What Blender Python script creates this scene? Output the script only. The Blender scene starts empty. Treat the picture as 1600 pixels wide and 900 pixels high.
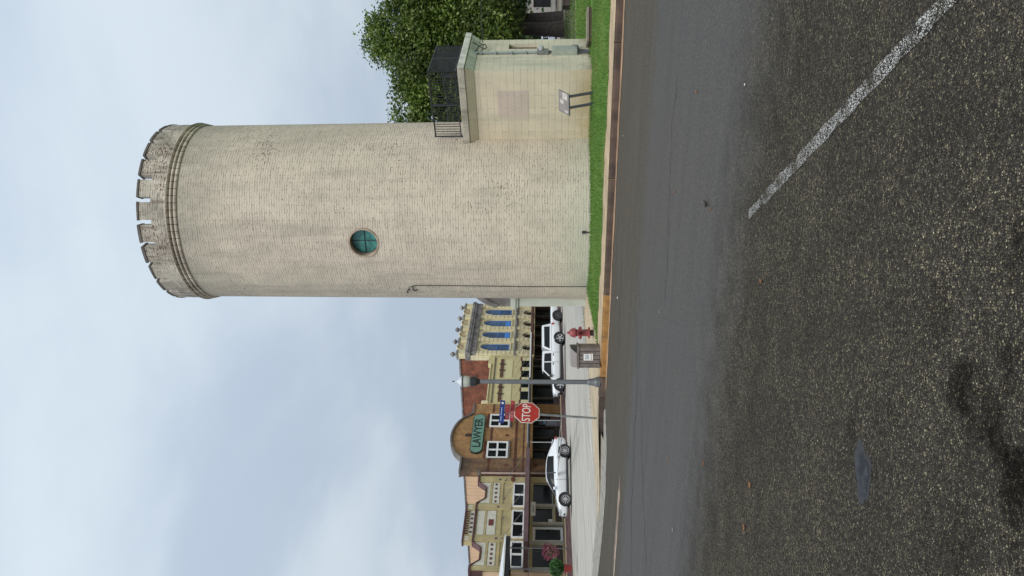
import bpy, bmesh, math, random
import numpy as np
from mathutils import Vector, Matrix
random.seed(7)
rng = np.random.default_rng(11)
R = math.radians
SC = bpy.context.scene
COL = SC.collection

# ------------------------------------------------------------------ camera geometry (portrait picture lying on its side)
FPX, HEYE = 1200.0, 1.65
PITCH = math.atan(48 / 1200)
def ray(px, py):
    a = (450 - py) / FPX; b = (800 - px) / FPX
    return Vector((a, math.cos(PITCH) - b * math.sin(PITCH), math.sin(PITCH) + b * math.cos(PITCH)))
def pix(px, py, Y):
    r = ray(px, py); return Vector((0, 0, HEYE)) + r * (Y / r.y)
def grd(px, py, z=0.0):
    r = ray(px, py); return Vector((0, 0, HEYE)) + r * ((z - HEYE) / r.z)
BD = Vector((math.cos(R(63)), math.sin(R(63)), 0)); BN = Vector((BD.y, -BD.x, 0))
F0 = Vector((-16.9, 46.9, 0))
def fp(px, py, off=0.0):
    r = ray(px, py); o = F0 + BN * off - Vector((0, 0, HEYE))
    P = Vector((0, 0, HEYE)) + r * (o.dot(BN) / r.dot(BN))
    return (P - F0).dot(BD), P.z

cam = bpy.data.cameras.new('camera'); co = bpy.data.objects.new('camera', cam); COL.objects.link(co)
cam.sensor_width = 36; cam.lens = 36 * FPX / 1600; cam.clip_end = 5000; cam.clip_start = 0.05
up = Vector((0, -math.sin(PITCH), math.cos(PITCH))); fw = Vector((0, math.cos(PITCH), math.sin(PITCH))); rt = Vector((1, 0, 0))
m = Matrix((-up, rt, -fw)).transposed().to_4x4(); m.translation = (0, 0, HEYE)
co.matrix_world = m
SC.camera = co

# ------------------------------------------------------------------ node helpers
def nd(nt, typ, ins=None, **at):
    n = nt.nodes.new('ShaderNode' + typ)
    for k, v in at.items(): setattr(n, k, v)
    for k, v in (ins or {}).items():
        s = n.inputs[k]
        if isinstance(v, bpy.types.NodeSocket): nt.links.new(v, s)
        else:
            if hasattr(s.default_value, '__len__') and not hasattr(v, '__len__'): v = (v,) * len(s.default_value)
            if hasattr(s.default_value, '__len__') and len(s.default_value) == 4 and len(v) == 3: v = (*v, 1)
            s.default_value = v
    return n
def mixc(nt, f, a, b, blend='MIX'):
    n = nt.nodes.new('ShaderNodeMix'); n.data_type = 'RGBA'; n.blend_type = blend
    for i, v in ((0, f), (6, a), (7, b)):
        if isinstance(v, bpy.types.NodeSocket): nt.links.new(v, n.inputs[i])
        else: n.inputs[i].default_value = (*v, 1) if hasattr(v, '__len__') and len(v) == 3 else v
    return n.outputs[2]
def mth(nt, op, a, b=0.0, c=0.0, clamp=False):
    n = nd(nt, 'Math', operation=op); n.use_clamp = clamp
    for i, v in enumerate((a, b, c)):
        if isinstance(v, bpy.types.NodeSocket): nt.links.new(v, n.inputs[i])
        else: n.inputs[i].default_value = v
    return n.outputs[0]
def mrange(nt, v, a, b, c=0.0, d=1.0, smooth=True):
    n = nd(nt, 'MapRange', {'Value': v, 'From Min': a, 'From Max': b, 'To Min': c, 'To Max': d}, interpolation_type='SMOOTHSTEP' if smooth else 'LINEAR')
    return n.outputs[0]
def noise(nt, vec, scale, detail=4, rough=.55, dist=0.0):
    return nd(nt, 'TexNoise', {'Vector': vec, 'Scale': scale, 'Detail': detail, 'Roughness': rough, 'Distortion': dist})
def objco(nt): return nd(nt, 'TexCoord').outputs['Object']
def vscale(nt, v, s): return nd(nt, 'VectorMath', {0: v, 1: s}, operation='MULTIPLY').outputs[0]
def newmat(name):
    m = bpy.data.materials.new(name); m.use_nodes = True
    nt = m.node_tree; nt.nodes.clear()
    out = nt.nodes.new('ShaderNodeOutputMaterial')
    p = nt.nodes.new('ShaderNodeBsdfPrincipled'); nt.links.new(p.outputs[0], out.inputs[0])
    return m, nt, p
def setp(nt, p, **k):
    for key, v in k.items():
        s = p.inputs[key.replace('_', ' ')]
        if isinstance(v, bpy.types.NodeSocket): nt.links.new(v, s)
        else: s.default_value = (*v, 1) if hasattr(v, '__len__') and len(v) == 3 else v

def plain(name, col, rough=.6, var=.12, scale=3.0, bump=0.0, bscale=25.0, metal=0.0, spec=.5, dirt=None, dirt_amt=.5, coat=0.0):
    m, nt, p = newmat(name); v = objco(nt)
    n = noise(nt, v, scale).outputs[0]
    k = mrange(nt, n, .3, .7, 1 - var, 1 + var)
    c = mixc(nt, 1.0, col, nd(nt, 'CombineColor', {0: k, 1: k, 2: k}).outputs[0], 'MULTIPLY')
    if dirt:
        st = noise(nt, vscale(nt, v, (2.2, 2.2, .35)), 1.6, 6, .65).outputs[0]
        c = mixc(nt, mth(nt, 'MULTIPLY', mrange(nt, st, .48, .72), dirt_amt), c, dirt)
    setp(nt, p, Base_Color=c, Roughness=rough, Metallic=metal, Specular_IOR_Level=spec, Coat_Weight=coat)
    if bump:
        b = noise(nt, v, bscale, 5, .6).outputs[0]
        setp(nt, p, Normal=nd(nt, 'Bump', {'Strength': bump, 'Distance': .01, 'Height': b}).outputs[0])
    return m

def brickm(name, c1, c2, mort, bw, bh, ms, bump=.6, mode='flat', RR=1.0, var=.2, dirt=None, dirt_amt=.5, dscale=1.0, chips=None, rough=.85, zdirt=None, wob=.02, moist=None, fade=None):
    m, nt, p = newmat(name); v = objco(nt)
    sx = nd(nt, 'SeparateXYZ', {0: v})
    if mode == 'cyl': u = mth(nt, 'MULTIPLY', mth(nt, 'ARCTAN2', sx.outputs[0], mth(nt, 'MULTIPLY', sx.outputs[1], -1.0)), RR)
    else: u = mth(nt, 'ADD', sx.outputs[0], sx.outputs[1])
    uv = nd(nt, 'CombineXYZ', {0: u, 1: sx.outputs[2]}).outputs[0]
    wv = noise(nt, v, 3.5, 3).outputs[1]
    uvw = nd(nt, 'VectorMath', {0: uv, 1: vscale(nt, nd(nt, 'VectorMath', {0: wv, 1: (.5, .5, .5)}, operation='SUBTRACT').outputs[0], wob)}, operation='ADD').outputs[0]
    uvw = nd(nt, 'VectorMath', {0: uvw, 1: (50, 50, 0)}, operation='ADD').outputs[0]
    bt = nd(nt, 'TexBrick', {'Vector': uvw, 'Color1': c1, 'Color2': c2, 'Mortar': mort if fade is None else c1, 'Scale': 1.0, 'Mortar Size': ms, 'Mortar Smooth': .35, 'Bias': 0.0, 'Brick Width': bw, 'Row Height': bh})
    c = bt.outputs[0]; fac = bt.outputs[1]
    if fade is not None:                               # thick paint: joints come and go
        f1 = noise(nt, nd(nt, 'CombineXYZ', {0: mth(nt, 'MULTIPLY', u, 1.6), 1: mth(nt, 'MULTIPLY', sx.outputs[2], 3.2)}).outputs[0], 2.6, 5, .7).outputs[0]
        fac = mth(nt, 'MULTIPLY', fac, mrange(nt, f1, .40, .66, fade, 1.0)); c = mixc(nt, fac, c, mort)
    n = noise(nt, v, 1.3, 6, .6).outputs[0]; k = mrange(nt, n, .3, .7, 1 - var, 1 + var)
    c = mixc(nt, 1.0, c, nd(nt, 'CombineColor', {0: k, 1: k, 2: k}).outputs[0], 'MULTIPLY')
    if dirt:
        st = noise(nt, vscale(nt, v, (2.0, 2.0, .3)), 1.1 * dscale, 7, .68).outputs[0]
        c = mixc(nt, mth(nt, 'MULTIPLY', mrange(nt, st, .47, .72), dirt_amt), c, dirt)
    if moist:                                          # stained, greener or browner foot of the wall
        z0, z1, mc, ma = moist
        nn = mth(nt, 'ADD', sx.outputs[2], mth(nt, 'MULTIPLY', mth(nt, 'SUBTRACT', noise(nt, v, .9, 5, .7).outputs[0], .5), (z1 - z0) * 2.2))
        c = mixc(nt, mth(nt, 'MULTIPLY', mrange(nt, nn, z1, z0), ma), c, mc)
    if zdirt:                                          # weathered head of the wall
        z0, z1, dc, da = zdirt
        nn = mth(nt, 'ADD', sx.outputs[2], mth(nt, 'MULTIPLY', mth(nt, 'SUBTRACT', noise(nt, vscale(nt, v, (1.6, 1.6, .5)), 1.6, 6, .7).outputs[0], .5), 4.0))
        c = mixc(nt, mth(nt, 'MULTIPLY', mrange(nt, nn, z0, z1), da), c, dc)
    h = mth(nt, 'MULTIPLY', fac, -1.0)
    if chips:
        cc, th = chips
        a = noise(nt, nd(nt, 'CombineXYZ', {0: mth(nt, 'MULTIPLY', u, 1.0), 1: mth(nt, 'MULTIPLY', sx.outputs[2], 2.2)}).outputs[0], 9.0, 3, .6).outputs[0]
        b = noise(nt, v, .55, 3, .6).outputs[0]
        ck = mrange(nt, mth(nt, 'ADD', a, mth(nt, 'MULTIPLY', b, .55)), th, th + .035)
        c = mixc(nt, ck, c, cc); h = mth(nt, 'SUBTRACT', h, ck)
    fine = noise(nt, v, 28.0, 4, .6).outputs[0]
    h = mth(nt, 'ADD', h, mth(nt, 'MULTIPLY', fine, .5))
    setp(nt, p, Base_Color=c, Roughness=rough, Specular_IOR_Level=.3, Normal=nd(nt, 'Bump', {'Strength': bump, 'Distance': .012, 'Height': h}).outputs[0])
    return m

# ------------------------------------------------------------------ mesh helpers
class MB:
    def __init__(s, ox=0.0, oy=0.0, oz=0.0): s.v = []; s.f = []; s.mi = []; s.o = Vector((ox, oy, oz)); s.cur = 0
    def add(s, vs, fs):
        b = len(s.v); s.v += [Vector(q) + s.o for q in vs]
        for q in fs: s.f.append([b + i for i in q]); s.mi.append(s.cur)
    def box(s, x0, x1, y0, y1, z0, z1):
        s.add([(x0, y0, z0), (x1, y0, z0), (x1, y1, z0), (x0, y1, z0), (x0, y0, z1), (x1, y0, z1), (x1, y1, z1), (x0, y1, z1)],
              [(0, 3, 2, 1), (4, 5, 6, 7), (0, 1, 5, 4), (1, 2, 6, 5), (2, 3, 7, 6), (3, 0, 4, 7)])
    def prism(s, pts, y0, y1):                     # outline in x,z (counter-clockwise seen from -y), pushed along y
        n = len(pts)
        s.add([(x, y0, z) for x, z in pts] + [(x, y1, z) for x, z in pts],
              [tuple(range(n)), tuple(range(2 * n - 1, n - 1, -1))] + [(i, n + i, n + (i + 1) % n, (i + 1) % n) for i in range(n)])
    def slab(s, pts, z0, z1):                      # outline in x,y (ccw from above), z0 to z1
        n = len(pts)
        s.add([(x, y, z0) for x, y in pts] + [(x, y, z1) for x, y in pts],
              [tuple(range(n - 1, -1, -1)), tuple(range(n, 2 * n))] + [(i, (i + 1) % n, n + (i + 1) % n, n + i) for i in range(n)])
    def lathe(s, prof, n=24, c=(0, 0, 0), caps=True):
        c = Vector(c); k = len(prof)
        vs = [c + Vector((r * math.cos(2 * math.pi * i / n), r * math.sin(2 * math.pi * i / n), z)) for r, z in prof for i in range(n)]
        fs = [(j * n + i, j * n + (i + 1) % n, (j + 1) * n + (i + 1) % n, (j + 1) * n + i) for j in range(k - 1) for i in range(n)]
        if caps: fs += [tuple(range(n - 1, -1, -1)), tuple(range((k - 1) * n, k * n))]
        s.add(vs, fs)
    def bar(s, p, q, r, n=8, r2=None):
        p = Vector(p); q = Vector(q); r2 = r if r2 is None else r2
        d = (q - p).normalized(); a = d.orthogonal().normalized(); b = d.cross(a)
        vs = [c + (a * math.cos(2 * math.pi * i / n) + b * math.sin(2 * math.pi * i / n)) * rr for c, rr in ((p, r), (q, r2)) for i in range(n)]
        s.add(vs, [(i, (i + 1) % n, n + (i + 1) % n, n + i) for i in range(n)] + [tuple(range(n - 1, -1, -1)), tuple(range(n, 2 * n))])
    def tube(s, pts, r, n=6):
        for i in range(len(pts) - 1): s.bar(pts[i], pts[i + 1], r if not hasattr(r, '__len__') else r[i], n, None if not hasattr(r, '__len__') else r[i + 1])
    def disc(s, c, ax, r, d, n=24):                # short cylinder centred at c along ax
        ax = Vector(ax).normalized(); s.bar(Vector(c) - ax * d / 2, Vector(c) + ax * d / 2, r, n)
    def loft(s, rings, caps=True):
        n = len(rings[0]); vs = [q for r in rings for q in r]
        fs = [(j * n + i, j * n + (i + 1) % n, (j + 1) * n + (i + 1) % n, (j + 1) * n + i) for j in range(len(rings) - 1) for i in range(n)]
        if caps: fs += [tuple(range(n - 1, -1, -1)), tuple(range((len(rings) - 1) * n, len(rings) * n))]
        s.add(vs, fs)
    def build(s, name, mat, parent=None, bevel=0.0, smooth=None, world=False, fixn=True):
        me = bpy.data.meshes.new(name)
        vs = s.v
        if parent is not None and world:
            inv = parent.matrix_basis.inverted()
            if parent.parent is not None: inv = inv @ parent.parent.matrix_basis.inverted()
            vs = [inv @ q for q in vs]
        me.from_pydata([tuple(q) for q in vs], [], s.f)
        for mm in (mat if isinstance(mat, (list, tuple)) else [mat]): me.materials.append(mm)
        me.polygons.foreach_set('material_index', s.mi)
        if fixn:
            bm = bmesh.new(); bm.from_mesh(me); bmesh.ops.recalc_face_normals(bm, faces=bm.faces); bm.to_mesh(me); bm.free()
        if smooth:
            me.polygons.foreach_set('use_smooth', [True] * len(me.polygons)); me.set_sharp_from_angle(angle=R(smooth))
        me.update()
        o = bpy.data.objects.new(name, me); COL.objects.link(o)
        if parent is not None: o.parent = parent
        if bevel:
            b = o.modifiers.new('bevel', 'BEVEL'); b.width = bevel; b.segments = 2; b.limit_method = 'ANGLE'; b.angle_limit = R(40)
        return o
def apply_mods(o, cutters=(), subsurf=0, smooth=35):
    if subsurf:
        q = o.modifiers.new('s', 'SUBSURF'); q.levels = subsurf; q.render_levels = subsurf
    for c in cutters:
        q = o.modifiers.new('b', 'BOOLEAN'); q.object = c; q.operation = 'DIFFERENCE'; q.solver = 'EXACT'
    bpy.context.view_layer.update()
    me = bpy.data.meshes.new_from_object(o.evaluated_get(bpy.context.evaluated_depsgraph_get()))
    o.modifiers.clear(); o.data = me
    for c in cutters: bpy.data.objects.remove(c)
    if smooth:
        me.polygons.foreach_set('use_smooth', [True] * len(me.polygons)); me.set_sharp_from_angle(angle=R(smooth))
def thing(name, label, cat, loc=(0, 0, 0), rz=0.0, group=None):
    o = bpy.data.objects.new(name, None); COL.objects.link(o); o.location = loc; o.rotation_euler = (0, 0, rz)
    o.empty_display_size = .2
    o.matrix_basis = Matrix.Translation(Vector(loc)) @ Matrix.Rotation(rz, 4, 'Z')
    return tag(o, label, cat, group)
def tag(o, label, cat, group=None):
    o['label'] = label; o['category'] = cat
    if group: o['group'] = group
    return o
def struct(o, kind='structure'): o['kind'] = kind; return o
def copy_tree(o, parent=None):
    c = o.copy(); COL.objects.link(c)
    if parent is not None: c.parent = parent
    for ch in list(o.children): copy_tree(ch, c)
    return c
def text(name, s, size, mat, parent, origin, xdir, udir, ext=.006, stretch=1.0, bold=0.0):
    cu = bpy.data.curves.new('t', 'FONT'); cu.body = s; cu.size = size; cu.align_x = 'CENTER'; cu.align_y = 'CENTER'; cu.extrude = ext; cu.offset = bold
    o = bpy.data.objects.new('t', cu); COL.objects.link(o); bpy.context.view_layer.update()
    me = bpy.data.meshes.new_from_object(o.evaluated_get(bpy.context.evaluated_depsgraph_get())); bpy.data.objects.remove(o)
    x = Vector(xdir).normalized(); u = Vector(udir).normalized(); n = x.cross(u)
    M = Matrix((x * stretch, u, n)).transposed().to_4x4(); M.translation = origin
    me.transform(M); me.materials.clear(); me.materials.append(mat)
    t = bpy.data.objects.new(name, me); COL.objects.link(t)
    if parent is not None: t.parent = parent
    return t

# ------------------------------------------------------------------ materials
white_paint = plain('white_paint', (.72, .71, .67), .45, .05, 4)
cream_panel = plain('cream_panel', (.56, .53, .43), .6, .08, 3, dirt=(.35, .32, .25), dirt_amt=.3)
olive_stucco = plain('olive_stucco', (.41, .335, .165), .8, .14, 1.5, .3, 30, dirt=(.30, .25, .15), dirt_amt=.45)
maroon = plain('maroon_paint', (.085, .032, .030), .5, .2, 3)
maroon_grey = plain('faded_maroon', (.13, .075, .075), .5, .2, 2)
dark_red = plain('dark_red_paint', (.14, .03, .028), .5, .1, 3)
peach = plain('peach_metal', (.60, .40, .25), .55, .06, 1.2)
glass = plain('dark_glass', (.012, .013, .014), .10, .4, .7, spec=.28)
car_glass = plain('car_glass', (.010, .011, .012), .18, .3, .7, spec=.16)
glass_green = plain('green_pane', (.035, .17, .145), .35, .45, 5, .3, 9)
black_metal = plain('black_metal', (.016, .016, .017), .45, .2, 8)
dark_grey = plain('dark_grey_metal', (.075, .075, .078), .5, .12, 5)
pole_grey = plain('pole_grey', (.115, .12, .122), .5, .10, 6)
galv = plain('galvanised_steel', (.22, .225, .22), .42, .2, 10, metal=.5)
silver = plain('pale_metal', (.45, .45, .46), .35, .1, 6, metal=.4)
rubber = plain('rubber', (.014, .014, .015), .8, .2, 9)
car_white = plain('white_car_paint', (.60, .605, .61), .25, .02, 2, spec=.5, coat=.6)
car_silver_blue = plain('pale_blue_car_paint', (.42, .47, .56), .25, .02, 2, coat=.5)
car_grey = plain('grey_car_paint', (.12, .11, .105), .25, .02, 2, coat=.5)
alloy = plain('alloy', (.55, .55, .55), .3, .05, 6, metal=.6)
chrome = plain('chrome', (.5, .5, .5), .15, .05, 6, metal=.9)
red_lens = plain('red_lens', (.35, .02, .02), .2, .1, 6)
lamp_lens = plain('headlamp_lens', (.35, .37, .40), .12, .2, 9)
amber = plain('terracotta', (.30, .11, .05), .7, .15, 5)
black_paint = plain('black_paint', (.02, .02, .022), .5, .1, 5)
tan_brick = brickm('tan_brick', (.43, .235, .09), (.32, .16, .06), (.24, .16, .085), .22, .075, .008, .5, var=.22, dirt=(.10, .075, .05), dirt_amt=.55, wob=.01)
sooty_brick = brickm('weathered_tan_brick', (.24, .135, .065), (.17, .095, .05), (.10, .075, .05), .22, .075, .008, .5, var=.3, dirt=(.05, .042, .036), dirt_amt=.9, wob=.01, zdirt=(5.6, 8.6, (.045, .038, .033), .9))
red_band = brickm('dark_red_brick', (.15, .05, .028), (.10, .035, .022), (.09, .05, .035), .22, .075, .008, .5, var=.25)
red_brick = brickm('red_brick', (.26, .085, .045), (.18, .06, .035), (.16, .085, .06), .22, .075, .009, .6, var=.3, dirt=(.10, .05, .038), dirt_amt=.6, wob=.015)
coping = plain('weathered_coping', (.13, .115, .10), .85, .35, 2.5, .4, 20)
cream_stucco = plain('cream_stucco', (.53, .445, .225), .8, .06, 1.4, .2, 30, dirt=(.42, .35, .19), dirt_amt=.3)
cream_light = plain('pale_cream_panel', (.60, .53, .29), .8, .05, 1.5)
vict_cream = brickm('cream_ashlar', (.61, .545, .345), (.565, .50, .31), (.32, .27, .17), .62, .38, .010, .35, var=.10, dirt=(.33, .30, .21), dirt_amt=.45, wob=.0)
vict_trim = plain('cream_trim', (.61, .53, .32), .8, .12, 3, .3, 18, dirt=(.30, .24, .14), dirt_amt=.5)
grey_stone = plain('grey_weathered_stone', (.20, .185, .175), .9, .4, 2.2, .6, 10, dirt=(.09, .075, .065), dirt_amt=.7)
rust_stone = plain('stained_ornament', (.42, .33, .19), .9, .35, 4, .5, 12, dirt=(.20, .10, .05), dirt_amt=.8)
blue_frame = plain('blue_paint', (.06, .14, .34), .5, .15, 4)
blue_glass = plain('blue_grey_glass', (.075, .115, .19), .15, .3, .9, spec=.4)
lawyer_green = plain('green_sign', (.13, .255, .185), .5, .06, 3)
sign_black = plain('sign_black', (.012, .02, .018), .5, .1, 3)
stop_red = plain('stop_red', (.42, .028, .022), .4, .07, 5)
blade_red = plain('faded_red_blade', (.26, .025, .03), .4, .12, 9)
blade_blue = plain('blue_blade', (.012, .035, .20), .35, .12, 8)
pale_ink = plain('pale_lettering', (.40, .46, .62), .5, .05, 9)
pink_ink = plain('pink_lettering', (.50, .20, .20), .5, .05, 9)
sign_white = plain('sign_white', (.70, .66, .60), .5, .04, 6)
hyd_red = plain('hydrant_red', (.24, .045, .045), .5, .18, 14, .2, 40, dirt=(.12, .03, .03), dirt_amt=.5)
bin_slat = plain('brown_slat', (.135, .105, .088), .7, .22, 9, .2, 30)
bin_hood = plain('taupe_hood', (.30, .265, .245), .5, .05, 5)
bark = plain('bark', (.026, .021, .017), .95, .4, 6, .9, 14)
cable_black = plain('cable_black', (.02, .02, .021), .6, .1, 6)
meter_green = plain('meter_box_green', (.31, .335, .285), .5, .10, 7, dirt=(.22, .24, .20), dirt_amt=.4)
conduit_grey = plain('conduit_grey', (.25, .29, .29), .5, .1, 8)
roof_dark = plain('roof_felt', (.06, .06, .06), .9, .3, 1)
corr_roof = plain('pale_roof_metal', (.60, .62, .62), .45, .08, 2)
panel_grey = plain('panel_face', (.19, .165, .15), .45, .12, 6)
panel_pale = plain('panel_picture', (.40, .35, .31), .45, .2, 14)
soffit = plain('dark_soffit', (.05, .045, .042), .8, .2, 2)
wood_dark = plain('dark_brown_wood', (.06, .042, .032), .7, .25, 5)
planter_red = plain('red_pot', (.20, .015, .015), .4, .1, 5)
far_wall = plain('pale_far_wall', (.52, .50, .47), .8, .1, .5)

TC = Vector((2.515, 24.97, 0)); TR = 2.867
tower_brick = brickm('painted_tower_brick', (.57, .485, .38), (.535, .455, .355), (.32, .265, .205), .46, .074, .0085, 1.0, mode='cyl', RR=TR, var=.08, fade=.10,
                     dirt=(.36, .315, .25), dirt_amt=.66, dscale=.8, chips=((.24, .15, .10), .965), zdirt=(10.3, 13.8, (.275, .255, .195), .85), wob=.085,
                     moist=(.2, 1.9, (.47, .45, .34), .6))
parapet_brick = brickm('weathered_parapet_brick', (.45, .40, .32), (.39, .345, .275), (.20, .15, .12), .30, .074, .009, 1.0, mode='cyl', RR=TR, var=.30, fade=.15,
                       dirt=(.16, .115, .09), dirt_amt=.95, dscale=2.2, chips=((.17, .08, .055), .90), wob=.06)
cap_stone = plain('dark_merlon_cap', (.125, .105, .09), .9, .3, 5, .5, 20)
ring_stone = brickm('ring_brick', (.50, .44, .35), (.40, .34, .27), (.13, .09, .07), .215, .30, .010, .8, mode='cyl', RR=TR, var=.25, dirt=(.2, .13, .1), dirt_amt=.7, dscale=2.0, wob=.02)
block_wall = brickm('painted_block_wall', (.64, .535, .39), (.61, .51, .37), (.40, .33, .24), .82, .195, .0075, .7, fade=.25, var=.06,
                    dirt=(.37, .35, .27), dirt_amt=.45, dscale=.8, chips=((.33, .29, .22), 1.06), wob=.02, moist=(.1, 1.05, (.46, .335, .165), .75))
block_green = brickm('pale_green_block_wall', (.61, .545, .41), (.58, .52, .39), (.40, .36, .28), .82, .195, .0075, .7, fade=.25, var=.06,
                     dirt=(.31, .31, .25), dirt_amt=.6, dscale=.8, wob=.02, moist=(.1, .8, (.27, .22, .15), .85))
block_pink = brickm('pink_painted_block', (.54, .43, .35), (.52, .42, .34), (.38, .30, .24), .82, .195, .0075, .7, fade=.25, var=.05, wob=.02)
cornice_stone = plain('annex_cornice', (.40, .355, .28), .85, .22, 3, .4, 18, dirt=(.17, .14, .11), dirt_amt=.8)
cornice_white = plain('whitewashed_cornice', (.56, .54, .47), .8, .18, 3, .3, 18, dirt=(.25, .22, .18), dirt_amt=.6)
conc = plain('concrete', (.40, .295, .18), .9, .18, 1.2, .4, 30, dirt=(.20, .14, .085), dirt_amt=.6)
kerb_dark = plain('stained_kerb', (.085, .055, .04), .9, .35, 2.0, .5, 25, dirt=(.035, .026, .02), dirt_amt=.7)
kerb_yellow = plain('yellow_kerb', (.30, .15, .04), .85, .28, 3, .4, 25, dirt=(.12, .055, .022), dirt_amt=.9)
gutter_m = plain('gutter_soil', (.30, .18, .10), .95, .3, 2.5, .5, 20)
sand = plain('bare_tan_concrete', (.42, .33, .215), .95, .14, 1.0, .4, 22, dirt=(.30, .235, .15), dirt_amt=.4)

# asphalt: dark binder with pale worn-out aggregate, smoother wheel lane farther out
NA = Vector((.477, .879, 0)); AD = Vector((.879, -.477, 0)); TK = 16.6
def asphalt(name, paint=None):
    m, nt, p = newmat(name)
    v = nd(nt, 'NewGeometry').outputs['Position']
    sx = nd(nt, 'SeparateXYZ', {0: v})
    t = mth(nt, 'ADD', mth(nt, 'MULTIPLY', sx.outputs[0], NA.x), mth(nt, 'MULTIPLY', sx.outputs[1], NA.y))
    a = mth(nt, 'ADD', mth(nt, 'MULTIPLY', sx.outputs[0], AD.x), mth(nt, 'MULTIPLY', sx.outputs[1], AD.y))
    big = noise(nt, v, .55, 5, .6).outputs[0]; mid = noise(nt, v, 2.4, 5, .65).outputs[0]
    tw = mth(nt, 'ADD', t, mth(nt, 'MULTIPLY', mth(nt, 'SUBTRACT', mid, .5), 1.6))
    lane = mth(nt, 'MULTIPLY', mrange(nt, tw, 5.1, 7.2), mrange(nt, tw, 12.6, 11.2))
    far = mrange(nt, tw, 11.2, 12.6)
    # aggregate: packed stones, many coated black, the rest worn to brownish grey
    sv = nd(nt, 'VectorMath', {0: v, 1: vscale(nt, noise(nt, v, 45, 2).outputs[1], .010)}, operation='ADD').outputs[0]
    vo = nd(nt, 'TexVoronoi', {'Vector': sv, 'Scale': 92.0, 'Randomness': 1.0}, feature='F1')
    ed = nd(nt, 'TexVoronoi', {'Vector': sv, 'Scale': 92.0, 'Randomness': 1.0}, feature='DISTANCE_TO_EDGE').outputs['Distance']
    vo2 = nd(nt, 'TexVoronoi', {'Vector': sv, 'Scale': 200.0, 'Randomness': 1.0}, feature='F1')
    cr = nd(nt, 'SeparateColor', {0: vo.outputs['Color']}); cr2 = nd(nt, 'SeparateColor', {0: vo2.outputs['Color']})
    size = mrange(nt, cr.outputs[1], 0, 1, .05, .17, False)
    stone = mrange(nt, ed, size, mth(nt, 'ADD', size, .09))
    stone2 = mrange(nt, vo2.outputs['Distance'], .55, .30)
    expo = mrange(nt, mth(nt, 'ADD', mth(nt, 'MULTIPLY', big, .55), mth(nt, 'MULTIPLY', mid, .45)), .38, .60, .45, 1.0)
    expo = mth(nt, 'MULTIPLY', expo, mth(nt, 'SUBTRACT', 1.0, mth(nt, 'MULTIPLY', lane, .32)))
    ramp = nd(nt, 'ValToRGB', {0: cr.outputs[0]})
    e = ramp.color_ramp.elements
    e[0].position = 0; e[0].color = (.030, .026, .021, 1); e[1].position = 1; e[1].color = (.37, .315, .20, 1)
    for pos, c in ((.30, (.060, .052, .039, 1)), (.60, (.114, .096, .066, 1)), (.88, (.215, .180, .115, 1))):
        q = e.new(pos); q.color = c
    ramp2 = nd(nt, 'ValToRGB', {0: cr2.outputs[0]}); e = ramp2.color_ramp.elements
    e[0].color = (.020, .019, .018, 1); e[1].color = (.21, .185, .14, 1); q = e.new(.6); q.color = (.065, .057, .046, 1)
    binder = mixc(nt, mid, (.019, .017, .0145), (.033, .029, .024))
    c = mixc(nt, mth(nt, 'MULTIPLY', stone2, mth(nt, 'MULTIPLY', expo, .85)), binder, ramp2.outputs[0])
    c = mixc(nt, mth(nt, 'MULTIPLY', stone, expo), c, ramp.outputs[0])
    gr = mrange(nt, noise(nt, v, 150, 3, .7).outputs[0], .30, .70, .62, 1.38, False)
    c = mixc(nt, mth(nt, 'MULTIPLY', lane, .40), c, (.124, .117, .115))
    c = mixc(nt, mth(nt, 'MULTIPLY', far, .5), c, (.155, .135, .110))
    g2_ = mrange(nt, noise(nt, v, 26, 4, .75).outputs[0],   .32, .68, .62, 1.38, False); c = mixc(nt, 1.0, c, nd(nt, 'CombineColor', {0: g2_, 1: g2_, 2: g2_}).outputs[0], 'MULTIPLY')
    c = mixc(nt, 1.0, c, nd(nt, 'CombineColor', {0: gr, 1: gr, 2: gr}).outputs[0], 'MULTIPLY')
    # old oil and damp marks with outlines of their own
    for (px, py, rad, amt) in ((1500, 600, .13, .85), (1592, 745, .17, .85), (1560, 690, .12, .55), (1330, 668, .09, .5), (1595, 390, .12, .6), (1600, 800, .2, .5), (1465, 490, .16, .35), (1540, 640, .18, .6), (1575, 560, .10, .6), (1500, 860, .2, .35), (1390, 640, .08, .5)):
        g = grd(px, py)
        d = nd(nt, 'VectorMath', {0: v, 1: g}, operation='DISTANCE').outputs['Value']
        d = mth(nt, 'ADD', d, mth(nt, 'MULTIPLY', mth(nt, 'SUBTRACT', noise(nt, v, 6.0, 5, .7).outputs[0], .5), rad * 3.2))
        c = mixc(nt, mth(nt, 'MULTIPLY', mrange(nt, d, rad * 1.1, rad * .2), amt), c, mixc(nt, 1.0, c, (.30, .28, .27), 'MULTIPLY'))
    rust = mrange(nt, noise(nt, v, 3.1, 5, .7).outputs[0], .66, .74)
    c = mixc(nt, mth(nt, 'MULTIPLY', rust, .45), c, (.085, .045, .03))
    # tracks along the road and hairline cracks
    al = nd(nt, 'CombineXYZ', {0: mth(nt, 'MULTIPLY', a, .12), 1: mth(nt, 'MULTIPLY', t, 2.2)}).outputs[0]
    tr = noise(nt, al, 1.6, 5, .6).outputs[0]
    k = mrange(nt, tr, .3, .7, .93, 1.07)
    c = mixc(nt, 1.0, c, nd(nt, 'CombineColor', {0: k, 1: k, 2: k}).outputs[0], 'MULTIPLY')
    rough = mixc(nt, lane, (.88,) * 3, (.66,) * 3)
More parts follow.
